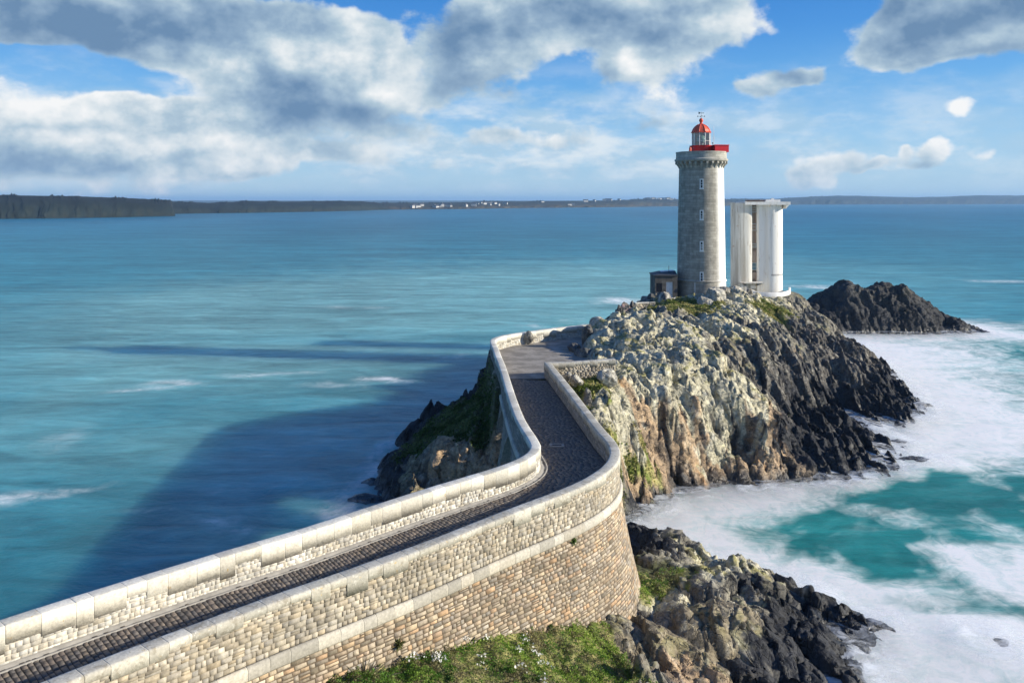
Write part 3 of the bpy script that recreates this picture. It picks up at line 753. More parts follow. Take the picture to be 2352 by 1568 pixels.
def sea_fields(x, y):
    dd = np.full(x.shape, 30.0)
    ins = (x > gx_[0]) & (x < gx_[-2]) & (y > gy_[0]) & (y < gy_[-2])
    dd[ins] = np.minimum(sample(DG, x[ins], y[ins]), 30)
    wx = x + 4*fbm(x*.05, y*.05, 501, 3) + 1.2*fbm(x*.25, y*.25, 502, 3); wy = y + 4*fbm(x*.05+8, y*.05, 503, 3) + 1.2*fbm(x*.25, y*.25+3, 504, 3)
    right = sstep(x, 2.0, 10.0)*sstep(y, 30, 36)*sstep(y, 175, 150)
    # drawn-out wisps left by the moving water
    ca, sa = math.cos(.5), math.sin(.5)
    xr = wx*ca + wy*sa; yr = -wx*sa + wy*ca
    w1 = fbm(xr*.12, yr*.5, 510, 5, .6); w2 = fbm(wx*.22, wy*.10, 511, 5, .6); w3 = fbm(wx*.9, wy*.35, 512, 4, .6)
    foam_b = blob_sum([(1620,1140,160,45,1.0,0),(1850,1105,170,26,.9,0),(1520,1190,120,30,.95,0),(1560,1225,130,22,.8,0),(2060,1062,100,24,.9,0),(2180,1010,190,55,.9,0),(2180,880,230,90,.8,0),
        (2050,800,230,50,.95,0),(2280,760,140,26,.7,0),(2260,960,160,70,.8,0),(2120,940,110,40,.7,0),(1560,1215,160,26,.9,0),(1680,1265,140,30,1.0,0),(1850,1310,150,40,1.0,0),(1950,1365,170,50,1.1,0),(2080,1440,220,60,1.1,0),(2250,1500,220,90,1.0,0),
        (2050,1540,180,70,1.1,0),(2050,1195,90,26,.6,0),(2240,1290,150,44,1.2,0),(2330,1320,110,60,1.1,0),(2345,1140,45,60,.8,0),(2352,1230,60,40,.6,0),(1700,1150,170,34,.9,0),(1350,648,0.1,1,0,0)], wx, wy)
    clear_b = blob_sum([(2200,1125,180,48,1.5,0),(1850,1200,130,30,.7,0),(1680,1215,150,18,.55,0),(1960,1275,130,32,.75,0),(2130,1385,150,20,.5,0),(2100,1270,70,45,.7,0),(2200,1390,150,26,.7,0),(2050,1160,120,22,.8,0),(2300,870,80,26,.35,0),(2330,1060,60,26,.5,0),(1760,1250,80,14,.3,0)], wx, wy)
    near = np.exp(-dd/3.4)*1.15
    foam = right*(np.minimum(foam_b, 1.25)*.80 - clear_b*.60 + near*1.1 + .02) + .42*w1*right + .30*w2*right + .08*w3*right
    # left side: thin wisps
    left = (1-right)
    st = blob_sum([(930,871,70,7,1.0,0),(740,886,90,6,.5,0),(620,855,120,7,.45,0),(420,880,80,7,.5,0),(330,895,60,6,.45,0),(1060,822,40,6,.35,0),(1240,748,45,5,.6,0),(1440,693,50,8,.9,0),(1870,660,60,7,.55,0),
        (2290,646,80,4,.6,0),(1960,650,40,5,.35,0),(30,1150,50,14,.7,0),(120,1130,60,10,.35,0),(480,1210,80,22,.45,0),(560,1235,60,16,.35,0),(800,705,90,4,.25,0),(1110,1000,0.1,1,0,0),(190,1000,60,30,.25,0),(860,1100,60,40,.5,0),
        (800,1170,60,20,.45,0),(300,1185,90,12,.2,0),(470,1120,60,10,.2,0),(2130,770,60,10,.5,0),(2300,770,90,10,.5,0),(870,1040,20,40,.3,0)], wx, wy)
    w4 = fbm(x*.16+.4*wy*.1, y*.05+wx*.02, 520, 5, .62)
    foam = foam + left*(st*(.75+.9*w4) + .30*np.exp(-dd/1.6)*(.6+w3)) + (1-left)*0
    foam = np.clip(foam, 0, 1.15)
    # body colour of the water, with some shade and its lightening painted in
    turq = blob_sum([(560,1060,300,110,.45,0),(420,1260,260,80,.45,0),(760,980,160,60,.3,0),(900,700,700,70,.9,0),(1150,650,500,60,.8,0),(300,800,400,90,.55,0),(700,840,500,60,.6,0),(1450,640,300,50,.5,0),(450,1215,130,40,.85,0),(200,1020,250,60,.45,0),(60,950,200,90,.4,0),(1900,620,300,40,.45,0),(500,690,400,50,.5,0)], wx, wy)  # first patches lighten the cast shadow at lower left through the water colour
    deep = blob_sum([(640,780,480,16,.35,0),(700,960,420,70,.15,0),(250,1150,200,60,.35,0),(60,1330,220,110,.55,0),(1090,775,150,14,.4,0)], wx, wy)  # darker water; the patches also paint shadow further out over the sea
    return foam, turq, deep, dd, w1, w4

x = SX.ravel(); y = SY.ravel()
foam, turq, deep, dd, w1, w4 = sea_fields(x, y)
far = sstep(np.log(np.maximum(y, 30)), math.log(150), math.log(1500))
c_mid = np.array([.045, .235, .275]); c_far = np.array([.016, .125, .20]); c_turq = np.array([.16, .375, .365]); c_deep_shade = np.array([.022, .165, .205])
c = c_mid*(1-far)[:, None] + c_far*far[:, None]
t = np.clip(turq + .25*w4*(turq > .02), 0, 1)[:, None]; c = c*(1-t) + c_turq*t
t = np.clip(deep, 0, 1)[:, None]; c = c*(1-t) + c_deep_shade*t
# green, aerated water in the surf
rg = (sstep(x, 3, 12)*sstep(y, 165, 140)*sstep(x+y*.0, -5, 5))
gk = np.clip(rg*(.85), 0, 1)[:, None]
c_green = np.array([.012, .20, .18])*(1-.0) ; c_milk = np.array([.15, .44, .40])
mk = np.clip(foam*.9+.35*w1, 0, 1)[:, None]
c = c*(1-gk) + (c_green*(1-mk) + c_milk*mk)*gk
# broad patches far out, lying along the tide
pat = fbm(x*.004, y*.0012, 530, 4)[:, None]*sstep(y, 60, 200)[:, None]
c = np.clip(c*(1+.30*pat), .004, .9)
# slow swell and heaped foam
zz = .06*fbm(x*.18, y*.3, 540, 3)*(y < 400) + np.clip(foam, 0, 1)*.18*(1+fbm(x*.5, y*.5, 541, 3)) * np.exp(-dd/3.5)*1.5
zz = np.where((y < 30) | (y > 300), 0, zz)
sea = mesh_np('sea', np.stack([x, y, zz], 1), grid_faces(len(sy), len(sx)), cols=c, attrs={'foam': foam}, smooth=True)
tag(sea, kind='structure')

SSS = 1.0
def sea_material():
    m, t, bs = new_mat('sea_water')
    co = obj_coord(t)
    fo = attr_fac(t, 'foam')
    # wind-drawn fine structure, stretched left-right
    s1 = t.vmath('MULTIPLY', co, (.35, 1.0, 1.0))
    n1 = t.noise(s1, .9, 7, .62, .6)
    n2 = t.noise(t.vmath('MULTIPLY', co, (.012, .05, 1)), 1.0, 8, .6, .5)
    n3 = t.noise(t.vmath('MULTIPLY', co, (.10, .32, 1)), 1.0, 8, .62, .8)
    fiber = t.noise(t.vmath('MULTIPLY', co, (.6, 1.1, 1)), 1.0, 9, .68, 1.4)
    wv = t.vmath('SCALE', t.noise(co, .16, 4, .5, 0, 1)); wv.node.inputs['Scale'].default_value = 9.0
    wco = t.vmath('ADD', co, wv)
    fib2 = t.noise(t.vmath('MULTIPLY', wco, (.13, 1.5, 1)), 1.0, 8, .66, .3)
    fib3 = t.noise(t.vmath('MULTIPLY', wco, (1.1, .16, 1)), 1.0, 8, .66, .3)
    fiber = t.math('MULTIPLY', t.math('ADD', fib2, fib3), .5)
    f = t.math('ADD', fo, t.math('MULTIPLY', t.math('SUBTRACT', fiber, .5), t.math('MULTIPLY', t.ramp(fo, 0.02, .4, 0.0, 2.4, False), t.ramp(fo, .6, 1.1, 1.0, .55, False))))
    f = t.math('ADD', f, t.math('MULTIPLY', t.math('SUBTRACT', n3, .5), t.ramp(fo, 0.0, .3, 0.0, .6, False)))
    fa = t.ramp(f, .05, 1.15, 0, .98, False)
    var = t.math('MULTIPLY', t.ramp(n2, .3, .7, .72, 1.30, False), t.ramp(n3, .28, .72, .66, 1.36, False))
    n4 = t.noise(t.vmath('MULTIPLY', co, (.035, .20, 1)), 1.0, 6, .7, .3)
    var = t.math('MULTIPLY', var, t.ramp(n4, .3, .7, .82, 1.2, False))
    gr_ = t.ramp(t.noise(t.vmath('MULTIPLY', co, (.5, 1.6, 1)), 1.1, 6, .7), .3, .7, .86, 1.14, False)
    var = t.math('MULTIPLY', var, gr_)
    v = t.vmath('SCALE', attr_col(t)); t.link(var, v.node.inputs['Scale'])
    fw = t.mix(t.ramp(fiber, .40, .58), (.82, .88, .84, 1), (.96, .95, .89, 1))
    cm = t.mix(fa, v, fw)
    t.link(cm, bs.inputs['Base Color'])
    t.link(t.ramp(fa, 0, 1, .38, .95, False), bs.inputs['Roughness'])
    t.link(t.ramp(fa, 0, .6, .30, .03, False), bs.inputs['Specular IOR Level'])
    bs.inputs['Subsurface Weight'].default_value = SSS; bs.inputs['Subsurface Radius'].default_value = (1, 1, 1); bs.inputs['Subsurface Scale'].default_value = 25.0
    bs.inputs['Subsurface Anisotropy'].default_value = 0.0
    bs.inputs['IOR'].default_value = 1.33
    hgt = t.math('ADD', t.math('MULTIPLY', n1, .10), t.math('ADD', t.math('MULTIPLY', n3, 1.1), t.math('MULTIPLY', fiber, .8)))
    bump(t, bs, hgt, .55, .6)
    return m
sea.data.materials.append(sea_material())

# ------------------------------------------------------------------ spray hanging over the surf, in thin soft sheets
def spray():
    px = np.arange(-14, 84, .42); py = spaced(34, 160, .30, .0035)
    X, Y = np.meshgrid(px, py); x = X.ravel(); y = Y.ravel()
    foam, _, _, dd, w1, _ = sea_fields(x, y)
    ll = land_level(x, y)
    vs = []; fs = []; al = []; n = 0
    for k in range(2):
        hz = .25 + .35*k
        lump = .5 + .8*fbm(x*.22+k*.31, y*.22, 560+k, 4)
        z = hz*(.7+.7*lump)
        a = np.clip(foam, 0, 1)*np.exp(-(np.maximum(dd, 0)/(1.7-.3*k))**2)*(1.0-.2*k)*np.clip(lump*1.5, 0, 1)
        a *= sstep(ll, 1.5, .5)*np.where(x < 6, .35, 1.0)
        fc = grid_faces(len(py), len(px)); fc = fc[a[fc].max(1) > .02]
        used = np.zeros(len(x), bool); used[fc.ravel()] = True; rm = np.cumsum(used)-1
        vs.append(np.stack([x, y, z], 1)[used]); fs.append(rm[fc]+n); al.append(a[used]); n += used.sum()
    m, t, bs = new_mat('spray')
    co = obj_coord(t)
    n1 = t.noise(t.vmath('MULTIPLY', co, (1, 1.2, 1.5)), .9, 8, .65, 1.2)
    a = t.math('MULTIPLY', attr_fac(t, 'mist'), t.ramp(n1, .32, .72, 0, 1.25))
    t.link(t.math('MULTIPLY', a, .75, clamp=True), bs.inputs['Alpha'])
    bs.inputs['Base Color'].default_value = (.86, .89, .9, 1); bs.inputs['Roughness'].default_value = 1
    bs.inputs['Specular IOR Level'].default_value = 0
    o = mesh_np('sea_spray', np.concatenate(vs), np.concatenate(fs), m, attrs={'mist': np.concatenate(al)}, smooth=True)
    tag(o, 'white spray and foam boiling along the rocks on the right', 'sea spray', kind='stuff')
spray()

# ------------------------------------------------------------------ causeway
mat_stone = mat_vcol('wall_stone', rough=.9, fine=7.0, var=.32, bmp=.6, bdist=.03)
mat_pale = mat_vcol('pale_granite', rough=.88, fine=9.0, var=.26, bmp=.5, bdist=.025)
def _lime(name, dirt):
    m, t, bs = new_mat(name)
    co = obj_coord(t)
    n = t.noise(co, 3.2, 8, .68); n2 = t.noise(co, 11, 6, .65)
    f = t.ramp(n2, .3, .7, .78, 1.16, False)
    v = t.vmath('SCALE', attr_col(t)); t.link(f, v.node.inputs['Scale'])
    c = t.mix(t.math('MULTIPLY', t.ramp(n, .50, .62), dirt), v, (.20, .165, .11, 1))
    c = t.mix(t.math('MULTIPLY', t.ramp(t.noise(co, 5.5, 5, .7), .63, .68), .8), c, (.50, .33, .10, 1))
    c = t.mix(t.math('MULTIPLY', t.ramp(t.noise(co, 6.3, 7, .72), .57, .64), .8), c, (.66, .64, .57, 1))
    t.link(c, bs.inputs['Base Color']); bs.inputs['Roughness'].default_value = .9
    bs.inputs['Specular IOR Level'].default_value = .2
    bump(t, bs, t.math('ADD', n, t.math('MULTIPLY', n2, .4)), .6, .035)
    return m
mat_coping = _lime('lichened_coping', .45)
mat_sett = mat_vcol('sett', rough=.7, fine=9, var=.4, bmp=.5, bdist=.02, spec=.35)
mat_mortar = mat_plain('mortar', (.17, .14, .10), .95, .35, 5)
mat_lime = mat_plain('old_lime', (.42, .38, .30), .95, .35, 4)
mat_drain = mat_plain('drain_iron', (.03, .03, .032), .6, .3, 8, .4)
mat_concrete = mat_plain('pale_concrete', (.34, .32, .28), .9, .3, 2.5)

PW = .52                                     # parapet thickness
# feet of the inner faces of the two parapets, with the road level
LFT = [(-26.0,10.5,10.4),(-20.6,17.4,10.1),(-15.6,23.9,9.8),(-11.2,29.5,9.3),(-8.6,32.3,9.1),(-6.13,35.0,9.0),(-3.2,37.8,9.0),(-.75,40.0,9.0),(.45,41.3,9.0),(1.25,42.6,9.0),(1.6,44.0,9.0),(1.45,45.6,9.0),(1.1,47.6,9.0),(.75,50,9.0),
       (.40,53.6,9.0),(.06,57.7,9.0),(-.25,61.8,9.0),(-.62,66.3,9.0),(-1.0,70.2,9.0),(-1.25,73.1,9.0),(-1.55,76.2,9.0),(-1.6,78.0,9.0),(-1.1,79.5,9.0),(.1,81.1,9.0),(1.8,82.5,9.0),(5.1,85.1,9.0),(8.5,87.3,9.0),(12.0,89.2,9.1)]
RGT = [(-23.3,7.7,10.4),(-17.8,14.7,10.1),(-12.8,21.1,9.8),(-8.6,26.5,9.3),(-6.3,29.0,9.1),(-3.6,31.7,9.0),(-.6,34.7,9.0),(2.5,37.7,9.0),(3.9,39.4,9.0),(4.95,41.3,9.0),(5.42,43.2,9.0),(5.40,45.0,9.0),(5.06,47.3,9.0),(4.75,50.0,9.0),
       (4.35,53.6,9.0),(3.95,57.3,9.0),(3.45,61.5,9.0),(2.95,65.6,9.0),(2.72,67.45,9.0)]

def smooth_path(pts, step):
    P = np.array(pts, float)
    d = np.r_[0, np.cumsum(np.hypot(*(P[1:, :2]-P[:-1, :2]).T))]
    n = int(d[-1]/step)+1
    s = np.linspace(0, d[-1], n)
    # Catmull-Rom through the points
    out = []
    for q in s:
        i = min(np.searchsorted(d, q, side='right')-1, len(P)-2); i = max(i, 0)
        t = (q-d[i])/(d[i+1]-d[i])
        p1, p2 = P[i], P[i+1]; p0 = P[i-1] if i > 0 else 2*p1-p2; p3 = P[i+2] if i+2 < len(P) else 2*p2-p1
        m1 = (p2-p0)*(d[i+1]-d[i])/max(1e-6, (d[i+1]-(d[i-1] if i > 0 else 2*d[i]-d[i+1])))
        m2 = (p3-p1)*(d[i+1]-d[i])/max(1e-6, ((d[i+2] if i+2 < len(P) else 2*d[i+1]-d[i])-d[i]))
        out.append((2*t**3-3*t*t+1)*p1 + (t**3-2*t*t+t)*m1 + (-2*t**3+3*t*t)*p2 + (t**3-t*t)*m2)
    return np.array(out)

class Path:
    """plan curve; side=+1: offsets go to its right, -1: to its left (always away from the road)"""
    def __init__(s, pts, side, step=.12):
        s.p = smooth_path(pts, step); s.side = side
        s.s = np.r_[0, np.cumsum(np.hypot(*(s.p[1:, :2]-s.p[:-1, :2]).T))]
        t = np.gradient(s.p[:, :2], axis=0); t /= np.linalg.norm(t, axis=1)[:, None]
        s.n = np.stack([t[:, 1], -t[:, 0]], 1)*side
        s.len = s.s[-1]
    def at(s, q, off, z):
        """q: distance along, off: away from the road, z: above the road level"""
        q = np.asarray(q, float)
        x = np.interp(q, s.s, s.p[:, 0]); y = np.interp(q, s.s, s.p[:, 1]); zr = np.interp(q, s.s, s.p[:, 2])
        nx = np.interp(q, s.s, s.n[:, 0]); ny = np.interp(q, s.s, s.n[:, 1])
        l = np.hypot(nx, ny); 
        return np.stack([x+nx/l*off, y+ny/l*off, zr+z], -1)
    def near(s, x, y):
        i = np.argmin(np.hypot(s.p[:, 0]-x, s.p[:, 1]-y)); return s.s[i]
PL = Path(LFT, -1); PR = Path(RGT, 1)
rng = np.random.RandomState(7)

def stone_grid(path, q0, q1, z0, z1, off, face, rows, lens, color, depth=.035, inset=.018, gap=.006, jig=.012, keepf=None, zabs=False, back=.03, lumpy=.3):
    """courses of separate stones on a face. off(q,z) = distance of the face from the path, face=+1 outward / -1 inward"""
    V = []; Fc = []; C = []
    z = z0; r = 0; n = 0
    while z < z1-.04:
        h = rows[0] + (rows[1]-rows[0])*rng.rand()
        h = min(h, z1-z) if z1-z-h > .06 else z1-z
        q = q0 - rng.rand()*lens[1]
        while q < q1:
            l = lens[0] + (lens[1]-lens[0])*rng.rand()**1.5
            qa, qb = max(q, q0), min(q+l, q1)
            q += l
            if qb-qa < .06: continue
            if keepf is not None and not keepf((qa+qb)/2, z+h/2): continue
            # occasionally split a tall stone
            parts = [(z, z+h)] if rng.rand() > .18 or h < .17 else [(z, z+h*.5), (z+h*.5, z+h)]
            for (za, zb) in parts:
                g = gap
                j = (rng.rand(8)-.5)*2*jig
                dp = depth*(.55+.9*rng.rand())
                corners = [(qa+g+j[0], za+g+j[1]), (qb-g+j[2], za+g+j[3]), (qb-g+j[4], zb-g+j[5]), (qa+g+j[6], zb-g+j[7])]
                mq = (qa+qb)/2; mz = (za+zb)/2
                ins = min(inset*(1+rng.rand()), (qb-qa)*.3, (zb-za)*.3)
                pts = []
                for (cq, cz) in corners: pts.append((cq, cz, -back))
                for (cq, cz) in corners:
                    pts.append((cq + (ins if cq < mq else -ins), cz + (ins if cz < mz else -ins), dp*(1-lumpy*rng.rand())))
                V += pts
                b = n
                Fc += [(b+4, b+5, b+6, b+7), (b, b+1, b+5, b+4), (b+1, b+2, b+6, b+5), (b+2, b+3, b+7, b+6), (b+3, b, b+4, b+7)]
                wth = 1+.30*fbm(np.array([mq*.45]), np.array([mz*.9]), 801, 3)[0]
                cc = color(mq, mz)*wth*.86; g_ = cc.mean(); kk = .5*rng.rand()**2; cc = cc*(1-kk)+g_*np.array([1.02,1.,.95])*kk*(.75+.3*rng.rand()); C += [cc]*8
                n += 8
        z += h; r += 1
    V = np.array(V)
    o = np.array([off(a, b) for a, b in V[:, :2]]) if callable(off) else off
    W = path.at(V[:, 0], o + face*V[:, 2], V[:, 1])
    return W, np.array(Fc, int), np.array(C)

def pal(*cs):
    cs = np.array(cs)
    def f(q, z):
        c = cs[rng.randint(len(cs))]*(.80+.4*rng.rand())
        return c
    return f

def sweep(path, q0, q1, prof, step=.25, jig=0, seed=0, blocks=None, colf=None, alt=None):
    """closed section (off, z above road) swept along the path; cut into blocks when asked"""
    V = []; Fq = []; C = []; n = 0
    prof = np.array(prof); k = len(prof)
    cuts = [q0]
    while cuts[-1] < q1:
        cuts.append(min(q1, cuts[-1] + (blocks[0]+(blocks[1]-blocks[0])*rng.rand() if blocks else 1e9)))
    if len(cuts) > 2 and cuts[-1]-cuts[-2] < .3: cuts.pop(-2)
    for a, b in zip(cuts[:-1], cuts[1:]):
        g = .003 if blocks else 0
        m = max(4 if blocks else 2, int((b-a)/step)+2)
        qs = np.linspace(a+g, b-g, m)
        if blocks and m > 3: qs[1] = qs[0]+.03; qs[-2] = qs[-1]-.03
        if alt is not None: prof = np.array(alt()); ctr = prof.mean(0)
        dz = (rng.rand()-.5)*jig*.8; do = (rng.rand()-.5)*jig*.5
        cc = np.array(colf(0, 0)) if colf else np.ones(3)
        ctr = prof.mean(0)
        for ii, q in enumerate(qs):
            p = prof.copy()
            if blocks and ii in (0, m-1): p = ctr + (p-ctr)*(1-np.array([.008, .006]))
            W = path.at(np.full(k, q), p[:, 0]+do, p[:, 1]+dz)
            if jig: W += (rng.rand(k, 3)-.5)*jig*.7
            V.append(W); C += [cc]*k
        for i in range(m-1):
            for j in range(k):
                Fq.append((n+i*k+j, n+i*k+(j+1) % k, n+(i+1)*k+(j+1) % k, n+(i+1)*k+j))
        if k == 4:
            Fq.append((n+3, n+2, n+1, n)); e = n+(m-1)*k; Fq.append((e, e+1, e+2, e+3))
        else:
            for base, rev in ((n, True), (n+(m-1)*k, False)):
                for j in range(1, k-2, 2):
                    f = (base, base+j, base+j+1, base+min(j+2, k-1))
                    Fq.append(f[::-1] if rev else f)
                if k % 2: pass
        n += m*k
    return np.concatenate(V), np.array(Fq, int), np.array(C)

def fuse(parts):
    V = []; Fq = []; C = []; n = 0
    for v, f, c in parts:
        if len(v) == 0: continue
        V.append(v); Fq.append(np.asarray(f)+n); C.append(c); n += len(v)
    return np.concatenate(V), np.concatenate(Fq), np.concatenate(C)

bridge = empty('stone_causeway', (0, 40, 0))
tag(bridge, 'winding stone causeway with pale parapets leading out to the lighthouse rock', 'causeway')
def under(o, root=bridge):
    o.parent = root
    o.location = (-root.location.x, -root.location.y, -root.location.z)
    return o

PH = 1.22      # parapet height over the road
STR0, STR1 = -1.0, -.52
def batter(z):     # z below road: outward lean of the retaining wall
    d = np.maximum(0, -(z)-1.0)
    return PW + .04 + .15*d + .012*d*d
tan = pal((.30,.25,.18), (.50,.37,.235), (.52,.41,.275), (.45,.345,.235), (.52,.35,.21), (.38,.315,.235), (.47,.39,.28), (.43,.355,.265), (.53,.43,.30))
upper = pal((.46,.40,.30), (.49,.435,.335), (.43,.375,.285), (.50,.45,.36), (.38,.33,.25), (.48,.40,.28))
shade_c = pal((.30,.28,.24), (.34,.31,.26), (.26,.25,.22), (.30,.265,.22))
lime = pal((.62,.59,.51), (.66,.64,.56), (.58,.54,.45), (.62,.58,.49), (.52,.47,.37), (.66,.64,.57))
cop_c = pal((.50,.475,.405), (.515,.49,.42), (.485,.46,.385), (.52,.50,.43))
band_c = pal((.46,.43,.36), (.50,.47,.40), (.43,.405,.345), (.48,.44,.36))
set_c = pal((.135,.115,.095), (.17,.14,.115), (.115,.105,.095), (.15,.13,.11), (.19,.155,.12))

qR_end = PR.len
qR_bend = PR.near(5.2, 46.5); qL_bend = PL.near(1.5, 45)
qL_pl = PL.near(-1.6, 77)
# arches under the far reach, located along the left path
A1 = (PL.near(.8, 50.3), PL.near(.25, 55.7)); A2 = (PL.near(.12, 56.9), PL.near(-.35, 62.4))
def soffit(q):
    """underside of the causeway relative to the road: deep unless an arch is there"""
    for a, b in (A1, A2):
        if a < q < b:
            r = (b-a)/2; x = (q-(a+b)/2)/r
            return -4.1 + 3.1*math.sqrt(max(0, 1-x*x))
    return -9.5


def fused(name, parts, mat, parent=None):
    v, f, c = fuse(parts)
    o = mesh_np(name, v, f, mat, cols=c)
    if parent is not None: under(o, parent)
    return o

def backing(path, q0, q1, c=(.13,.10,.07)):
    qs = np.arange(q0, q1, .4)
    zs = np.array([-.80, -1.0, -2.5, -4, -6, -9.5])
    V = np.concatenate([path.at(qs, batter(z), z) for z in zs])
    return V, grid_faces(len(zs), len(qs)), np.tile(c, (len(qs)*len(zs), 1))

# --- retaining wall of the near reach and the bend, and the hidden back of it
ret = [stone_grid(PR, 0, qR_bend+2.2, -7.6, STR0, lambda q, z: batter(z), 1, (.13, .21), (.20, .58), tan, depth=.022, inset=.011, gap=.009, lumpy=.13),
       backing(PR, 0, qR_bend+2.4), backing(PL, 0, qL_bend+2.5, (.2,.18,.15))]
fused('retaining_wall', ret, mat_stone, bridge)

# --- far reach: body pierced by two arches
def far_body():
    eps = .004
    qs = list(np.arange(qL_bend+2.2, PL.near(-.62, 66.3), .35))
    for a, b in (A1, A2):
        qs = [q for q in qs if not (a-.3 < q < b+.3)] + [a-eps, a+eps, b-eps, b+eps] + list(np.linspace(a+.05, b-.05, 26))
    qs = np.array(sorted(qs))
    bot = np.array([soffit(q) for q in qs])
    top = np.full(len(qs), -.80)
    A = PL.at(qs, batter(top), top); mids = [PL.at(qs, batter(top+(bot-top)*k), top+(bot-top)*k) for k in (.35, .7, 1.0)]
    qr = np.array([PR.near(p[0]+4.5, p[1]) for p in A])
    B = PR.at(qr, batter(top), top); midr = [PR.at(qr, batter(top+(bot-top)*k), top+(bot-top)*k) for k in (.35, .7, 1.0)]
    rows = [A]+mids+midr[::-1]+[B]
    V = np.concatenate(rows); return V, grid_faces(len(rows), len(qs)), np.tile([.24,.22,.18], (len(V), 1))
far = [far_body(),
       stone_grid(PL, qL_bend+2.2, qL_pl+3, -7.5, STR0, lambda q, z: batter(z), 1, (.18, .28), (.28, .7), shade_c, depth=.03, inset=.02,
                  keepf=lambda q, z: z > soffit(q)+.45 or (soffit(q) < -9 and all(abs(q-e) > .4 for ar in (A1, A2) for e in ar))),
       backing(PL, PL.near(-.62, 66.0), PL.len, (.2,.18,.15))]
# ring of wedge stones round each arch
def ring():
    V = []; Fq = []; C = []; n = 0
    for a, b in (A1, A2):
        r = (b-a)/2; m = (a+b)/2; K = 17
        for k in range(K):
            t0, t1 = math.pi*k/K+.012, math.pi*(k+1)/K-.012
            pts = []
            for dd_ in (-.03, .05):
                for (t, rr) in ((t0, 0), (t1, 0), (t1, .34), (t0, .34)):
                    pts.append((m-math.cos(t)*(r+rr), -4.1+math.sin(t)*(3.1+rr*.6), dd_))
            P = np.array(pts)
            V.append(PL.at(P[:, 0], batter(P[:, 1])+P[:, 2], P[:, 1]))
            Fq += [(n+4,n+5,n+6,n+7),(n,n+1,n+5,n+4),(n+1,n+2,n+6,n+5),(n+2,n+3,n+7,n+6),(n+3,n,n+4,n+7)]
            C += [np.array([.30,.27,.22])*(.85+.3*rng.rand())]*8; n += 8
    return np.concatenate(V), np.array(Fq), np.array(C)
far.append(ring())
fused('arched_wall', far, mat_stone, bridge)

# --- string courses
bandp = [(PW-.05, STR0), (PW+.13, STR0+.02), (PW+.16, STR0+.09), (PW+.16, STR1-.1), (PW+.10, STR1-.01), (PW-.05, STR1)]
fused('string_course', [sweep(PR, 0, qR_bend+2.5, bandp, .3, .010, blocks=(.55, 1.1), colf=band_c)], mat_pale, bridge)
fused('string_course', [sweep(PL, qL_bend+2.2, qL_pl+3, bandp, .3, .012, blocks=(.8, 1.3), colf=band_c)], mat_pale, bridge)

# --- parapets
mat_white_cop = _lime('whitened_coping', .16)
def parapet(path, q0, q1, inner_c, outer_c, in_rows, top=PH, name='parapet', out=True, core_c=(.30,.265,.21), deep=0.0):
    core = [(.012, -.55), (PW-.02, -.55), (PW-.02, top-.1), (.02, top-.1)]
    ps = [sweep(path, q0, q1, core, .3, colf=lambda a, b: core_c)]
    ps.append(stone_grid(path, q0, q1, -.03, top-.34, 0.0, -1, in_rows[0], in_rows[1], inner_c, depth=.009, inset=.007, gap=.003, lumpy=.14))
    if out: ps.append(stone_grid(path, q0, q1, STR1-.0, top-.26, PW, 1, (.11, .20), (.16, .5), outer_c, depth=.011, inset=.007, gap=.006, lumpy=.08))
    o = fused(name, ps, mat_stone, bridge)
    def prof():
        d = .26 if rng.rand() < .62 else .38+.2*rng.rand()
        di = ((.34+.08*rng.rand()) if rng.rand() < .5 else .48+.16*rng.rand())+deep*rng.rand()**.7
        if rng.rand() < .12: d += .15
        return [(-.024, top-di), (-.028, top-.05), (-.01, top-.014), (.05, top), (PW-.05, top+.002), (PW+.015, top-.016), (PW+.04, top-.06), (PW+.032, top-d)]
    v, f, c = sweep(path, q0, q1, prof(), .3, .007, blocks=(.55, 1.2), colf=cop_c, alt=prof)
    cp = mesh_np('coping', v, f, mat_white_cop if deep else mat_coping, cols=c*(1.36 if deep else .97))
    cp.parent = o
    return o
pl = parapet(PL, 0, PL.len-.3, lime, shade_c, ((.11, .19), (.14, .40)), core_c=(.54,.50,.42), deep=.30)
pl['label'] = 'left parapet, its inner face whitened with lime and lichen'
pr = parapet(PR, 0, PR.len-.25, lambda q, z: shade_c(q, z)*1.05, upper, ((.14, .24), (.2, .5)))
XP = Path([(2.95, 67.55, 9.0), (5.2, 67.95, 9.0), (8.9, 68.7, 9.1)], 1)
px = parapet(XP, .05, XP.len, shade_c, upper, ((.14, .24), (.2, .5)), top=1.15)
px['label'] = 'short cross wall running from the right parapet into the rock'
qs = np.linspace(0, XP.len, 20)
ft = XP.at(qs, PW+.02, -.5), XP.at(qs, PW+.15, -1.9)
fused('wall_footing', [(np.concatenate(ft), grid_faces(2, 20), np.tile([.13,.11,.08], (40, 1))),
      stone_grid(XP, 0, XP.len, -1.8, -.45, lambda q, z: PW+.03-(z+.45)*.1, 1, (.16,.26), (.2,.5), pal((.22,.18,.12),(.28,.24,.17),(.16,.13,.10)), depth=.05)], mat_stone, bridge)

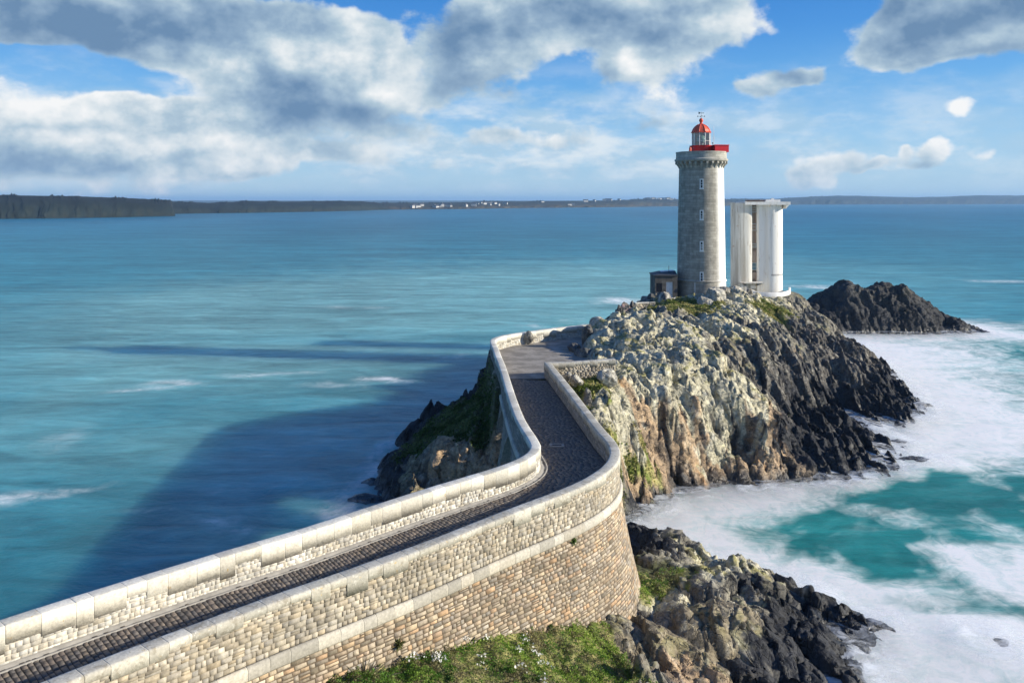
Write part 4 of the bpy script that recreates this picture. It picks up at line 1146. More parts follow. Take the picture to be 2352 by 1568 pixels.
# --- carriageway
kL = np.array([PL.near(p[0], p[1]) for p in LFT[:18]]); kR = np.array([PR.near(p[0], p[1]) for p in RGT[:18]])
def road_pt(k, t, z):
    k = np.asarray(k, float); idx = np.arange(18)
    a = PL.at(np.interp(k, idx, kL), 0, z); b = PR.at(np.interp(k, idx, kR), 0, z)
    t = np.asarray(t)[..., None] if np.ndim(t) else t
    return a*(1-t) + b*t
ks = np.linspace(0, 17, 160)
V = np.concatenate([road_pt(ks, np.full(160, t), np.full(160, -.015)) for t in np.linspace(0, 1, 9)])
road = mesh_np('road', V, grid_faces(9, 160), mat_sett, cols=np.tile([.045,.04,.034], (len(V), 1)))
def setts():
    V = []; Fq = []; C = []; n = 0
    k = 0.0; idx = np.arange(18)
    lenk = np.array([.5*((kL[i+1]-kL[i])+(kR[i+1]-kR[i])) for i in range(17)])
    while k < 16.98:
        i = min(int(k), 16); dk = (.15+.07*rng.rand())/lenk[i]
        t = 0.10 - rng.rand()*.06; 
        while t < .985:
            dt = (.22+.22*rng.rand())/3.9
            ta, tb = t, min(t+dt, .995)
            t += dt
            if tb-ta < .02: continue
            g = .0022; gk = .012/lenk[i]
            jz = rng.rand()*.022; jt = (rng.rand(4)-.5)*.004; jk = (rng.rand(4)-.5)*.02/lenk[i]*1.4
            cs = [(k+gk+jk[0], ta+g+jt[0]), (k+gk+jk[1], tb-g+jt[1]), (k+dk-gk+jk[2], tb-g+jt[2]), (k+dk-gk+jk[3], ta+g+jt[3])]
            mk = k+dk/2; mt = (ta+tb)/2
            pts = [(a, b, -.03) for a, b in cs] + [(mk+(a-mk)*.86, mt+(b-mt)*.90, .0+jz) for a, b in cs]
            V += pts
            Fq += [(n+7,n+6,n+5,n+4),(n+4,n+5,n+1,n),(n+5,n+6,n+2,n+1),(n+6,n+7,n+3,n+2),(n+7,n+4,n,n+3)]
            C += [set_c(0, 0)]*8; n += 8
        k += dk
    V = np.array(V)
    W = road_pt(V[:, 0], V[:, 1], 0.0); W[:, 2] += V[:, 2]
    return W, np.array(Fq), np.array(C)
v, f, c = setts()
st = mesh_np('road_setts', v, f, mat_sett, cols=c)
# join both into the one road
def join_into(a, b):
    va = np.empty(len(a.data.vertices)*3, np.float32); a.data.vertices.foreach_get('co', va)
    return va.reshape(-1, 3)
V2 = np.concatenate([join_into(road, None), v]); F2 = np.concatenate([grid_faces(9, 160), f+len(V)])
C2 = np.concatenate([np.tile([.045,.04,.034], (len(V), 1)), c])
for o in (road, st):
    m_ = o.data; bpy.data.objects.remove(o); bpy.data.meshes.remove(m_)
road = tag(mesh_np('road', V2, F2, mat_sett, cols=C2), kind='structure')
# gutter against the left parapet
qs = np.linspace(0, PL.near(.06, 57.7), 200)
g = [PL.at(qs, a, b) for a, b in ((.0, .05), (-.16, .045), (-.19, .0), (-.30, -.005), (-.33, .035), (-.40, .03), (-.41, -.05))]
V = np.concatenate(g)
go = mesh_np('gutter', V, grid_faces(len(g), 200), mat_concrete); under(go)
# forecourt
pq = np.linspace(PL.near(-.62, 66.2), PL.len, 60)
Lp = PL.at(pq, .1, 0.0)
rows = []
for t in np.linspace(0, 1, 30):
    tx = np.interp(Lp[:, 1], [66, 68, 72, 90], [3.1, 3.1, 10.5, 13.5]); R_ = np.stack([np.maximum(tx, Lp[:, 0]+.05), Lp[:, 1]+.25*(tx-Lp[:, 0]).clip(0)*sstep(Lp[:, 1], 76, 70)*0, Lp[:, 2]], 1)
    rows.append(Lp*(1-t)+R_*t)
V = np.concatenate(rows); V[:, 2] += .012 + .03*fbm(V[:, 0]*.6, V[:, 1]*.6, 900, 3)
mat_dirt, t_, b_ = new_mat('forecourt_dirt')
co_ = obj_coord(t_)
cc_ = t_.mix(t_.ramp(t_.noise(co_, .8, 6, .65), .4, .62), (.20, .18, .15, 1), (.33, .30, .255, 1))
cc_ = t_.mix(t_.math('MULTIPLY', t_.ramp(t_.noise(co_, 9, 5, .7), .5, .7), .5), cc_, (.11, .10, .085, 1))
t_.link(cc_, b_.inputs['Base Color']); b_.inputs['Roughness'].default_value = .95
bump(t_, b_, t_.noise(co_, 7, 7, .7), .7, .05)
tag(mesh_np('path', V, grid_faces(30, 60), mat_dirt), kind='structure')
# drain cover
x_, y_, _ = at_z(1279, 1022, 9.03)
dc = empty('drain_cover', (x_, y_, 9.02))
tag(dc, 'small iron drain grating in a pale frame set in the cobbles', 'drain cover')
b = MB(); b.box(-.44,-.30,-.27,.27,-.02,.035); b.box(.30,.44,-.27,.27,-.02,.035); b.box(-.30,.30,-.27,-.16,-.02,.035); b.box(-.30,.30,.16,.27,-.02,.035)
b.build('frame', mat_concrete, dc)
b = MB(); b.box(-.30,.30,-.16,.16,-.04,-.015)
for k in range(9): b.box(-.28+k*.065,-.255+k*.065,-.155,.155,-.014,.02)
b.build('grating', mat_drain, dc)

# ------------------------------------------------------------------ lighthouse
def mat_ashlar(name, base, var, mort, white_side=False):
    m, t, bs = new_mat(name)
    uvn = t.node('ShaderNodeUVMap'); uvn.uv_map = 'uv'
    br = t.node('ShaderNodeTexBrick'); t.link(uvn.outputs[0], br.inputs['Vector'])
    br.offset = .5; br.inputs['Scale'].default_value = 1.0
    br.inputs['Brick Width'].default_value = .95; br.inputs['Row Height'].default_value = .38
    br.inputs['Mortar Size'].default_value = .014; br.inputs['Mortar Smooth'].default_value = .3
    b2 = tuple(c*(1+var) for c in base)+(1,); b1 = tuple(c*(1-var) for c in base)+(1,)
    br.inputs['Color1'].default_value = b1; br.inputs['Color2'].default_value = b2; br.inputs['Mortar'].default_value = mort+(1,)
    co = obj_coord(t)
    n = t.noise(co, 1.3, 8, .65); n2 = t.noise(t.vmath('MULTIPLY', co, (1, 1, .12)), 1.6, 6, .6)
    f = t.math('MULTIPLY', t.ramp(n, .3, .7, .74, 1.2, False), t.ramp(n2, .3, .7, .82, 1.12, False))
    v = t.vmath('SCALE', br.outputs['Color']); t.link(f, v.node.inputs['Scale'])
    c = v
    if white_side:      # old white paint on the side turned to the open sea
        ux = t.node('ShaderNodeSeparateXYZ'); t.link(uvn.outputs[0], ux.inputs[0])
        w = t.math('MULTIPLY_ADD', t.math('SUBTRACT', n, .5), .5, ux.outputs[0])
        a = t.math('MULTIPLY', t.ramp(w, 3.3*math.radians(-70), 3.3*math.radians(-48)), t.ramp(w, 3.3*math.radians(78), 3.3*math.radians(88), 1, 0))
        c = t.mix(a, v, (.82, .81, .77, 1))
    t.link(c, bs.inputs['Base Color']); bs.inputs['Roughness'].default_value = .88; bs.inputs['Specular IOR Level'].default_value = .2
    bump(t, bs, t.math('MULTIPLY_ADD', t.math('SUBTRACT', 1.0, br.outputs['Fac']), .5, t.math('MULTIPLY', n, .3)), .5, .03)
    return m
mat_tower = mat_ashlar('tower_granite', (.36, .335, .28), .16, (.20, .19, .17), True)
mat_gran = mat_ashlar('gallery_granite', (.44, .42, .36), .12, (.25, .24, .21))
mat_annex = mat_ashlar('annex_granite', (.13, .12, .105), .25, (.11, .10, .09))
mat_red = mat_plain('red_paint', (.62, .02, .025), .32, .18, 2, spec=.5, bmp=.05)
mat_orange = mat_plain('weathered_red_dome', (.72, .105, .05), .5, .2, 3, bmp=.1)
mat_white = mat_plain('white_paint', (.80, .80, .77), .6, .12, 4, bmp=.1)
mat_dark = mat_plain('dark_opening', (.012, .012, .014), .5, .2, 4, bmp=0)
mat_iron = mat_plain('iron', (.06, .09, .10), .5, .3, 9, metal=.5)
def mat_glass_():
    m, t, bs = new_mat('lantern_glass')
    out = m.node_tree.nodes['Material Output']
    gl = t.node('ShaderNodeBsdfGlossy'); gl.inputs['Roughness'].default_value = .05; gl.inputs['Color'].default_value = (.9, .95, .95, 1)
    tr = t.node('ShaderNodeBsdfTransparent'); tr.inputs[0].default_value = (.88, .93, .93, 1)
    mx = t.node('ShaderNodeMixShader'); fr = t.node('ShaderNodeFresnel'); fr.inputs[0].default_value = 1.6
    t.link(t.math('MULTIPLY_ADD', fr.outputs[0], 1.0, .06), mx.inputs[0]); t.link(tr.outputs[0], mx.inputs[1]); t.link(gl.outputs[0], mx.inputs[2])
    t.link(mx.outputs[0], out.inputs[0])
    return m
mat_glass = mat_glass_()
mat_lens = mat_plain('lens_glass', (.20, .30, .27), .12, .2, 6, spec=.9, bmp=0)

def lathe_uv(name, prof, n, mat, parent, rs=None, a_start=-math.pi, smooth=True, cap=True):
    """turned solid about its own axis with u = arc length, v = height"""
    V = []; UV = []
    for (r, z) in prof:
        for k in range(n+1):
            a = a_start+2*math.pi*k/n
            V.append((r*math.cos(a), r*math.sin(a), z)); UV.append(((rs or prof[0][0])*a, z))
    o = mesh_np(name, V, grid_faces(len(prof), n+1), mat, parent, uv=UV, smooth=smooth)
    try: o.data.set_sharp_from_angle(angle=math.radians(30))
    except Exception: pass
    return o

LX, LY, LZ = 27.76, 115.0, 9.8
lh = empty('lighthouse', (LX, LY, LZ))
tag(lh, 'round grey granite lighthouse with a white painted side, red gallery and red domed lantern', 'lighthouse')
def zh(v): return H+(VH-v)/F*LY - LZ
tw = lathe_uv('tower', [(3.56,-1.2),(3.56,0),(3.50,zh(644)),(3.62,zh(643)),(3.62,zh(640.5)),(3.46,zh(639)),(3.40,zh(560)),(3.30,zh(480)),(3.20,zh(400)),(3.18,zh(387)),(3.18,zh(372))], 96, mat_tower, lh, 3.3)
# gallery: corbels carry a ring, a moulding and a plain parapet
lathe_uv('gallery_wall', [(3.18,zh(373.5)),(3.60,zh(373)),(3.82,zh(370.5)),(3.84,zh(367)),(3.66,zh(365.5)),(3.62,zh(360)),(3.60,zh(353.5)),(3.66,zh(353)),(3.66,zh(350.0)),(3.30,zh(350.0)),(3.28,zh(364)),(1.0,zh(364))], 96, mat_gran, lh, 3.5)
NC = 28
cz0, cz1 = zh(387.5), zh(373)
for k in range(NC):
    a = 2*math.pi*k/NC
    b = MB()
    w = .14
    pr_ = [(3.14, cz0), (3.22, cz0), (3.34, cz0+.28), (3.56, cz0+.55), (3.74, cz0+.66), (3.74, cz1+.02), (3.14, cz1+.02)]
    vs = [(r, -w, z) for r, z in pr_]+[(r, w, z) for r, z in pr_]; m_ = len(pr_)
    vs = [(x*math.cos(a)-y*math.sin(a), x*math.sin(a)+y*math.cos(a), z) for x, y, z in vs]
    b.add(vs, [tuple(range(m_)), tuple(range(2*m_-1, m_-1, -1))]+[(i+m_, (i+1) % m_+m_, (i+1) % m_, i) for i in range(m_)])
    o = b.build('corbel', mat_gran, lh)
    o.data.uv_layers.new(name='uv')
    for li, lp in enumerate(o.data.loops):
        p = o.data.vertices[lp.vertex_index].co; o.data.uv_layers['uv'].data[li].uv = (a*3.5, p.z)
# windows: white surround with three dark lights
for v in (423.2, 492.7, 562.2, 630.8):
    z = zh(v); a = math.radians(-90-12.5)
    r = np.interp(z, [zh(640), zh(400)], [3.46, 3.20])
    w = empty('window', (r*math.cos(a), r*math.sin(a), z)); w.parent = lh; w.rotation_euler = (0, 0, a-math.pi/2+math.pi)
    b = MB(); hw, hh = .27, .70
    b.box(-hw, -.12, -.075, .10, -hh, hh); b.box(.12, hw, -.075, .10, -hh, hh)
    b.box(-.12, .12, -.075, .10, hh-.14, hh); b.box(-.12, .12, -.075, .10, -hh, -hh+.14)
    for zz_ in (-.19, .19): b.box(-.12, .12, -.06, .10, zz_-.035, zz_+.035)
    b.box(-hw-.05, hw+.05, -.12, .10, -hh-.10, -hh)
    b.build('window_frame', mat_white, w)
    b = MB(); b.box(-.12, .12, -.02, .06, -hh+.14, hh-.14); b.build('pane', mat_dark, w)
b = MB(); b.tube((-3.48*math.cos(math.radians(62)), -3.52*math.sin(math.radians(62)), zh(684)), (-3.5*math.cos(math.radians(62)), -3.5*math.sin(math.radians(62)), zh(643)), .05)
b.build('drain_pipe', mat_white, lh)
# red gallery drum and the box beside it
dx = -.35/14*0
b = MB(); b.lathe([(1.45, zh(349.5)), (1.56, zh(349.5)), (1.60, zh(346)), (1.66, zh(339)), (1.78, zh(337)), (1.80, zh(335.2)), (1.50, zh(334.8))], .1, 0, 64)
b.build('gallery_drum', mat_red, lh, smooth=True)
b = MB(); b.prism([(1.5,-2.1),(3.58,-1.75),(3.58,.9),(1.5,1.3)], zh(351), zh(335.6)); b.prism([(1.45,-2.18),(3.64,-1.82),(3.64,.96),(1.45,1.36)], zh(336.4), zh(334.6))
b.build('screen_box', mat_red, lh)
b = MB(); b.lathe([(.02, zh(340)), (.14, zh(341)), (.18, zh(343.5)), (.17, zh(350)), (.14, zh(364.5))], -2.05, -1.9, 14, True); b.build('vent_cap', mat_orange, lh, smooth=True)
# lantern
N8 = 10
R0 = 1.30
a0 = math.radians(-90+18-6)
zb, zt = zh(336.5), zh(305)
b = MB(); b.lathe([(R0+.12, zb-.1), (R0+.12, zb+.10), (R0+.02, zb+.12)], 0, 0, N8, True, a0); b.build('lantern_base', mat_red, lh)
b = MB()
for k in range(N8):
    a = a0+2*math.pi*k/N8; x, y = R0*math.cos(a), R0*math.sin(a)
    b.tube((x, y, zb), (x, y, zt+.05), .055, n=6)
    a2 = a0+2*math.pi*(k+1)/N8
    b.tube((x, y, zb+(zt-zb)*.38), (R0*math.cos(a2), R0*math.sin(a2), zb+(zt-zb)*.38), .025, n=5)
b.build('glazing_bars', mat_white, lh)
for k in range(N8):
    a = a0+2*math.pi*k/N8; a2 = a0+2*math.pi*(k+1)/N8
    p, q = ((R0-.02)*math.cos(a), (R0-.02)*math.sin(a)), ((R0-.02)*math.cos(a2), (R0-.02)*math.sin(a2))
    me_b = MB(); me_b.add([(p[0], p[1], zb+.05), (q[0], q[1], zb+.05), (q[0], q[1], zt), (p[0], p[1], zt)], [(0, 1, 2, 3)])
    me_b.build('lantern_pane', mat_glass, lh)
b = MB()
zc = (zb+zt)/2
b.lathe([(.30, zb+.1), (.34, zb+.35), (.56, zb+.55), (.66, zc-.1), (.62, zc+.2), (.48, zc+.45), (.30, zc+.6), (.22, zt-.35), (.20, zt-.05)], 0, 0, 20, True)
for k in range(7): b.lathe([(.60-.03*abs(k-3), zb+.6+k*.12), (.72-.05*abs(k-3), zb+.63+k*.12), (.60-.03*abs(k-3), zb+.68+k*.12)], 0, 0, 20, False)
b.build('lens', mat_lens, lh, smooth=True)
# white landward screen inside the glazing
b = MB()
for k in (2, 3, 4, 5):
    a = a0+2*math.pi*k/N8; a2 = a0+2*math.pi*(k+1)/N8; r = R0-.12
    vs = [(r*math.cos(a), r*math.sin(a), zb+.1), (r*math.cos(a2), r*math.sin(a2), zb+.1), (r*math.cos(a2), r*math.sin(a2), zt-.05), (r*math.cos(a), r*math.sin(a), zt-.05)]
    r -= .04; vs += [(r*math.cos(a), r*math.sin(a), zb+.1), (r*math.cos(a2), r*math.sin(a2), zb+.1), (r*math.cos(a2), r*math.sin(a2), zt-.05), (r*math.cos(a), r*math.sin(a), zt-.05)]
    b.add(vs, [(0,1,2,3),(7,6,5,4),(0,4,5,1),(3,2,6,7),(0,3,7,4),(1,5,6,2)])
b.build('light_screen', mat_white, lh)
# ribbed dome
b = MB(); b.lathe([(1.42, zt-.06), (1.46, zt+.03), (1.34, zt+.12), (1.22, zt+.45), (1.0, zt+.78), (.70, zt+1.05), (.38, zt+1.22), (.22, zt+1.36), (.17, zt+1.48)], 0, 0, N8, True, a0)
dome = b.build('dome', mat_orange, lh)
b = MB()
for k in range(N8):
    a = a0+2*math.pi*k/N8; pp = [(1.47, zt+.03), (1.35, zt+.13), (1.23, zt+.46), (1.01, zt+.79), (.71, zt+1.06), (.38, zt+1.24)]
    for (r1, z1), (r2, z2) in zip(pp[:-1], pp[1:]): b.tube((r1*math.cos(a), r1*math.sin(a), z1), (r2*math.cos(a), r2*math.sin(a), z2), .035, n=5)
b.build('rib', mat_orange, dome)
b = MB(); b.lathe([(.16, zt+1.4), (.18, zt+1.5), (.20, zt+1.55), (.30, zt+1.70), (.31, zt+1.84), (.22, zt+2.02), (.08, zt+2.12), (.03, zt+2.16)], 0, 0, 20); b.build('ball', mat_orange, lh, smooth=True)
wv = MB(); z = zt+2.1
wv.tube((0, 0, z), (0, 0, z+.95), .025, n=6); wv.tube((-.48, 0, z+.30), (.48, 0, z+.30), .02, n=6); wv.tube((0, -.48, z+.30), (0, .48, z+.30), .02, n=6)
for s_ in (-.5, .5): wv.box(s_-.07, s_+.07, -.02, .02, z+.23, z+.37); wv.box(-.02, .02, s_-.07, s_+.07, z+.23, z+.37)
wv.tube((-.35, -.03, z+.78), (.35, .03, z+.78), .022, n=6)
wv.add([(-.38,-.02,z+.60),(-.16,-.02,z+.70),(-.16,-.02,z+.86),(-.38,-.02,z+.98),(-.38,.02,z+.60),(-.16,.02,z+.70),(-.16,.02,z+.86),(-.38,.02,z+.98)], [(0,1,2,3),(7,6,5,4),(0,4,5,1),(1,5,6,2),(2,6,7,3),(3,7,4,0)])
wv.add([(.40,0,z+.78),(.24,-.02,z+.68),(.24,-.02,z+.88),(.24,.02,z+.68),(.24,.02,z+.88)], [(0,1,2),(0,4,3),(1,3,4,2),(0,3,1),(0,2,4)])
wv.build('weather_vane', mat_iron, lh)
# aerials at the right of the lantern
b = MB(); b.tube((1.75, -.4, zh(336)), (1.75, -.4, zh(291)), .03, .018, n=6)
for q in range(6):
    a = q*math.pi/3; b.tube((1.78, -.4, zh(318)), (1.78+.34*math.cos(a), -.4, zh(318)+.34*math.sin(a)), .014, n=4)
b.build('aerial', mat_white, lh)
b = MB(); b.tube((1.52, -.7, zh(336)), (1.52, -.7, zh(329)), .035, n=6); b.lathe([(.07, zh(331)), (.10, zh(329.5)), (.07, zh(328))], 1.52, -.7, 10); b.build('beacon', mat_iron, lh)

# ------------------------------------------------------------------ annex
AY = 112.0
ax0, _, az0 = at_y(1493.5, 690, AY+3.9); ax1 = at_y(1556, 690, AY)[0]; az1 = at_y(0, 634, AY)[2]; 
an = empty('stone_annex', (ax0, AY, 9.6))
tag(an, 'low dark granite annex built against the left foot of the lighthouse', 'outbuilding')
wd = ax1-ax0; ht = az1-9.6; dp = 4.0
def box_uv(name, boxes, mat, parent):
    b = MB()
    for bx in boxes: b.box(*bx)
    o = b.build(name, mat, parent)
    uvl = o.data.uv_layers.new(name='uv')
    for p in o.data.polygons:
        for li in p.loop_indices:
            c = o.data.vertices[o.data.loops[li].vertex_index].co
            uvl.data[li].uv = (c.x if abs(p.normal.y) > .5 else c.y, c.z)
    return o
def axm(u): return at_y(u, 0, AY)[0]-ax0
def azm(v): return at_y(0, v, AY)[2]-9.6
wx0, wx1, wz0, wz1 = axm(1507), axm(1521), azm(671), azm(650)
dx0, dx1, dz1 = axm(1530), axm(1546), azm(647)
box_uv('wall', [(0, wx0, 0, .4, -1.2, ht), (wx0, wx1, 0, .4, -1.2, wz0), (wx0, wx1, 0, .4, wz1, ht), (wx1, dx0, 0, .4, -1.2, ht), (dx0, dx1, 0, .4, dz1, ht), (dx1, wd, 0, .4, -1.2, ht),
                (0, .4, .4, dp, -1.2, ht), (wd-.4, wd, .4, dp, -1.2, ht), (.4, wd-.4, dp-.4, dp, -1.2, ht)], mat_annex, an)
mat_slate = mat_plain('roof_lead', (.055, .06, .065), .6, .3, 3)
rf = MB(); rf.box(-.12, wd+.1, -.14, dp+.1, ht, ht+.14)
rf.add([(-.05, -.05, ht+.14), (wd, -.05, ht+.14), (wd, dp, ht+.14), (-.05, dp, ht+.14), (1.1, 1.6, ht+.46), (wd, 1.6, ht+.62), (wd, dp-.8, ht+.62), (1.1, dp-.8, ht+.46)],
       [(3,2,1,0),(0,1,5,4),(1,2,6,5),(2,3,7,6),(3,0,4,7),(4,5,6,7)])
roof = rf.build('roof', mat_slate, an)
b = MB(); b.add([(1.2, 1.7, ht+.49), (wd-.05, 1.7, ht+.64), (wd-.05, dp-.9, ht+.64), (1.2, dp-.9, ht+.49), (1.2,1.7,ht+.44),(wd-.05,1.7,ht+.59),(wd-.05,dp-.9,ht+.59),(1.2,dp-.9,ht+.44)], [(0,1,2,3),(7,6,5,4),(0,4,5,1),(1,5,6,2),(2,6,7,3),(3,7,4,0)])
b.build('roof_panel', mat_white, roof)
w = empty('window', ((wx0+wx1)/2, .2, (wz0+wz1)/2)); w.parent = an
b = MB(); hw = (wx1-wx0)/2; hh = (wz1-wz0)/2
b.box(-hw, -hw+.07, -.05, .05, -hh, hh); b.box(hw-.07, hw, -.05, .05, -hh, hh); b.box(-hw+.07, hw-.07, -.05, .05, hh-.07, hh); b.box(-hw+.07, hw-.07, -.05, .05, -hh, -hh+.07); b.box(-.03, .03, -.04, .05, -hh+.07, hh-.07)
b.build('window_frame', mat_plain('brown_wood', (.10, .07, .06), .7), w)
b = MB(); b.box(-hw+.06, hw-.06, .05, .07, -hh+.06, hh-.06); b.build('pane', mat_plain('dusty_pane', (.055, .045, .055), .25), w)
b = MB(); b.box(-hw-.1, hw+.1, -.28, -.02, -hh-.1, -hh); b.build('sill', mat_gran, w)
d_ = empty('door', ((dx0+dx1)/2, .2, 0)); d_.parent = an
b = MB(); hd = (dx1-dx0)/2
for k in range(4): b.box(-hd+.02+k*(2*hd-.04)/4, -hd+.02+(k+1)*(2*hd-.04)/4-.015, -.03, .03, .02, dz1-.02)
b.build('door_leaf', mat_white, d_)
b = MB(); b.tube((hd-.12, -.07, 1.05), (hd-.24, -.07, 1.05), .018); b.tube((hd-.12, -.07, 1.05), (hd-.12, -.02, 1.05), .014); b.build('handle', mat_iron, d_)
b = MB(); b.tube((axm(1540), 1.2, ht), (axm(1540), 1.2, ht+1.25), .045, .03, n=7); b.lathe([(.02, ht+1.25), (.07, ht+1.3), (.02, ht+1.36)], axm(1540), 1.2, 8); b.build('mast', mat_iron, an)

# ------------------------------------------------------------------ signal tower
TY = 122.0
tx0 = at_y(1678.4, 0, TY)[0]; tz = 9.75
sg = empty('signal_tower', (tx0, TY, tz))
tag(sg, 'stained white concrete signal tower without windows on its round right half', 'tower')
def X_(u): return at_y(u, 0, TY)[0]-tx0
def Z_(v): return at_y(0, v, TY)[2]-tz
def mat_stained(name, white, streak, amt):
    m, t, bs = new_mat(name)
    co = obj_coord(t)
    v1 = t.noise(t.vmath('MULTIPLY', co, (1, 1, .05)), 1.6, 7, .65); v2 = t.noise(t.vmath('MULTIPLY', co, (1, 1, .10)), 4.5, 6, .65); n = t.noise(co, 1.2, 7, .62)
    c = t.mix(t.math('MULTIPLY', t.ramp(v1, .44, .62), amt*.8), white+(1,), streak+(1,))
    c = t.mix(t.math('MULTIPLY', t.ramp(v2, .56, .70), amt*.7), c, (.30, .22, .15, 1))
    c = t.mix(t.math('MULTIPLY', t.ramp(n, .62, .72), amt*.6), c, (.36, .16, .06, 1))
    t.link(c, bs.inputs['Base Color']); bs.inputs['Roughness'].default_value = .85; bs.inputs['Specular IOR Level'].default_value = .2
    bump(t, bs, t.noise(co, 8, 6, .6), .3, .02)
    return m
mat_stain = mat_stained('stained_concrete', (.64, .625, .57), (.36, .325, .27), 1.0)
mat_clean = mat_stained('white_concrete', (.80, .79, .75), (.64, .60, .53), .6)
mat_recess = mat_stained('recess_panels', (.40, .31, .24), (.28, .18, .12), .9)
xl = X_(1727.5); xr = X_(1741); xc = at_y(1767.2, 0, TY+1.9)[0]-tx0; rc = 1.98; zt2 = Z_(469)
pts = [(0.0, .15), (.10, -.05), (.5, -.12), (1.4, -.24), (2.5, -.24), (xl-.12, -.08), (xl, .05), (xl, 3.8), (1.25, 3.8)]
MB().prism(pts, -1.2, Z_(466)).build('slab_wall', mat_stain, sg, smooth=True)
# round stair column, flared towards the recess
pts = [(xc+rc*math.cos(a), 1.9+rc*math.sin(a)) for a in [math.radians(k) for k in range(-118, 100, 7)]] + [(xr+.3, 3.8), (xr, 3.6), (xr, .55), (xr+.25, .32), (xc-1.15, .25)]
MB().prism(pts, -1.2, zt2).build('round_wall', mat_clean, sg, smooth=True)
b = MB(); xa, xb = xl, xr
zz_ = [-1.0, Z_(652), Z_(641), Z_(626), Z_(603), Z_(578), Z_(570), Z_(559), Z_(532), Z_(513), Z_(490), Z_(474), zt2]
for k in (0, 2, 4, 6, 8, 10): b.box(xa+.002, xb+.2, .62+.01*(k % 4), .9, zz_[k], zz_[k+1] if k else zz_[1])
b.box(xa+.002, xb+.2, .9, 1.1, -1.0, zt2-.01)
b.build('recess_panel', mat_recess, sg)
def pane_(za, zb_, m1, m2):
    w = empty('window', ((xa+xb)/2, .6, (za+zb_)/2)); w.parent = sg
    hw = (xb-xa)/2-.02; hh = (zb_-za)/2
    b = MB(); b.box(-hw, -hw+.09, -.05, .05, -hh, hh); b.box(hw-.09, hw, -.05, .05, -hh, hh); b.box(-hw+.09, hw-.09, -.05, .05, hh-.1, hh); b.box(-hw+.09, hw-.09, -.05, .05, -hh, -hh+.1); b.box(-hw+.09, hw-.09, -.04, .04, -.03, .03)
    b.build('window_frame', m1, w); b = MB(); b.box(-hw+.08, hw-.08, .05, .08, -hh+.05, hh-.05); b.build('pane', m2, w)
mat_pal = mat_plain('pale_frame', (.50, .52, .48), .6)
mat_bl = mat_plain('grey_pane', (.16, .24, .27), .2)
pane_(Z_(488), Z_(475), mat_pal, mat_bl); pane_(Z_(530), Z_(514), mat_pal, mat_dark); pane_(Z_(569), Z_(560), mat_pal, mat_bl); pane_(Z_(576), Z_(570.5), mat_recess, mat_dark); pane_(Z_(621), Z_(604), mat_pal, mat_bl)
# top platform with its angled bracket
xp = X_(1708.8); xe = X_(1812)
b = MB(); b.box(xp, xe, -.75, 4.2, Z_(470.5), Z_(463.5))
b.build('platform', mat_clean, sg)
b = MB(); xw = xc+rc-.1
b.add([(xw, -.3, Z_(470.6)), (xe-.05, -.3, Z_(470.6)), (xw, -.3, Z_(479.5)), (xw, 3.7, Z_(470.6)), (xe-.05, 3.7, Z_(470.6)), (xw, 3.7, Z_(479.5))], [(0,2,1),(3,4,5),(0,1,4,3),(1,2,5,4),(2,0,3,5)])
b.build('bracket', mat_clean, sg)
for (u, yy) in ((1769, -.35), (1784, -.1)):
    b = MB(); x0_ = X_(u)
    b.add([(x0_-.45, yy+.6, Z_(470.6)), (x0_+.45, yy+.6, Z_(470.6)), (x0_, yy-.3, Z_(470.6)), (x0_, yy+.5, Z_(478))], [(0,1,2),(0,2,3),(1,0,3),(2,1,3)])
    b.build('bracket', mat_clean, sg)
b = MB(); b.box(X_(1759), X_(1793), .1, 3.0, Z_(463.6), Z_(458.5)); b.box(X_(1773), X_(1779.5), .3, .9, Z_(458.5), Z_(455.5)); b.build('roof_block', mat_clean, sg)
b = MB()
for k in range(12):
    x0_ = X_(1713)+k*(X_(1757)-X_(1713))/11; b.tube((x0_, .05, Z_(463.8)), (x0_, .05, Z_(459.5)), .03, n=5)
b.tube((X_(1712), .05, Z_(459.6)), (X_(1758), .05, Z_(459.6)), .035, n=5); b.tube((X_(1712), .05, Z_(461.6)), (X_(1758), .05, Z_(461.6)), .03, n=5)
b.box(X_(1716), X_(1756), .12, .3, Z_(463.6), Z_(460.4))
b.build('railing', mat_plain('rusty_rail', (.16, .12, .10), .8), sg)
# grey band let into the round wall
b = MB()
for a1 in range(-100, -22, 6):
    for_a = [math.radians(a1), math.radians(a1+6)]
    vs = [(xc+r*math.cos(a), 1.9+r*math.sin(a), z) for z in (Z_(633.5), Z_(629.5)) for a in for_a for r in (rc-.05, rc+.012)]
    b.add(vs, [(0,2,3,1),(4,5,7,6),(1,3,7,5),(0,1,5,4),(2,6,7,3)])
b.build('band', mat_plain('grey_band', (.42, .41, .39), .8), sg)
# low buttressed porch
b = MB(); 
b.add([(X_(1698), -1.3, -.6), (X_(1712), -1.3, -.6), (X_(1710), -1.25, Z_(656)), (X_(1698), -1.25, Z_(649)), (X_(1698), .2, -.6), (X_(1712), .2, -.6), (X_(1710), .2, Z_(656)), (X_(1698), .2, Z_(649))], [(0,1,2,3),(7,6,5,4),(0,4,5,1),(1,5,6,2),(2,6,7,3),(3,7,4,0)])
b.add([(X_(1734), -1.3, -.6), (X_(1746), -1.3, -.6), (X_(1747), -1.2, Z_(649.5)), (X_(1734), -1.2, Z_(654)), (X_(1734), .5, -.6), (X_(1746), .5, -.6), (X_(1747), .5, Z_(649.5)), (X_(1734), .5, Z_(654))], [(0,1,2,3),(7,6,5,4),(0,4,5,1),(1,5,6,2),(2,6,7,3),(3,7,4,0)])
b.box(X_(1697), X_(1748), -1.45, .3, Z_(649), Z_(646.8))
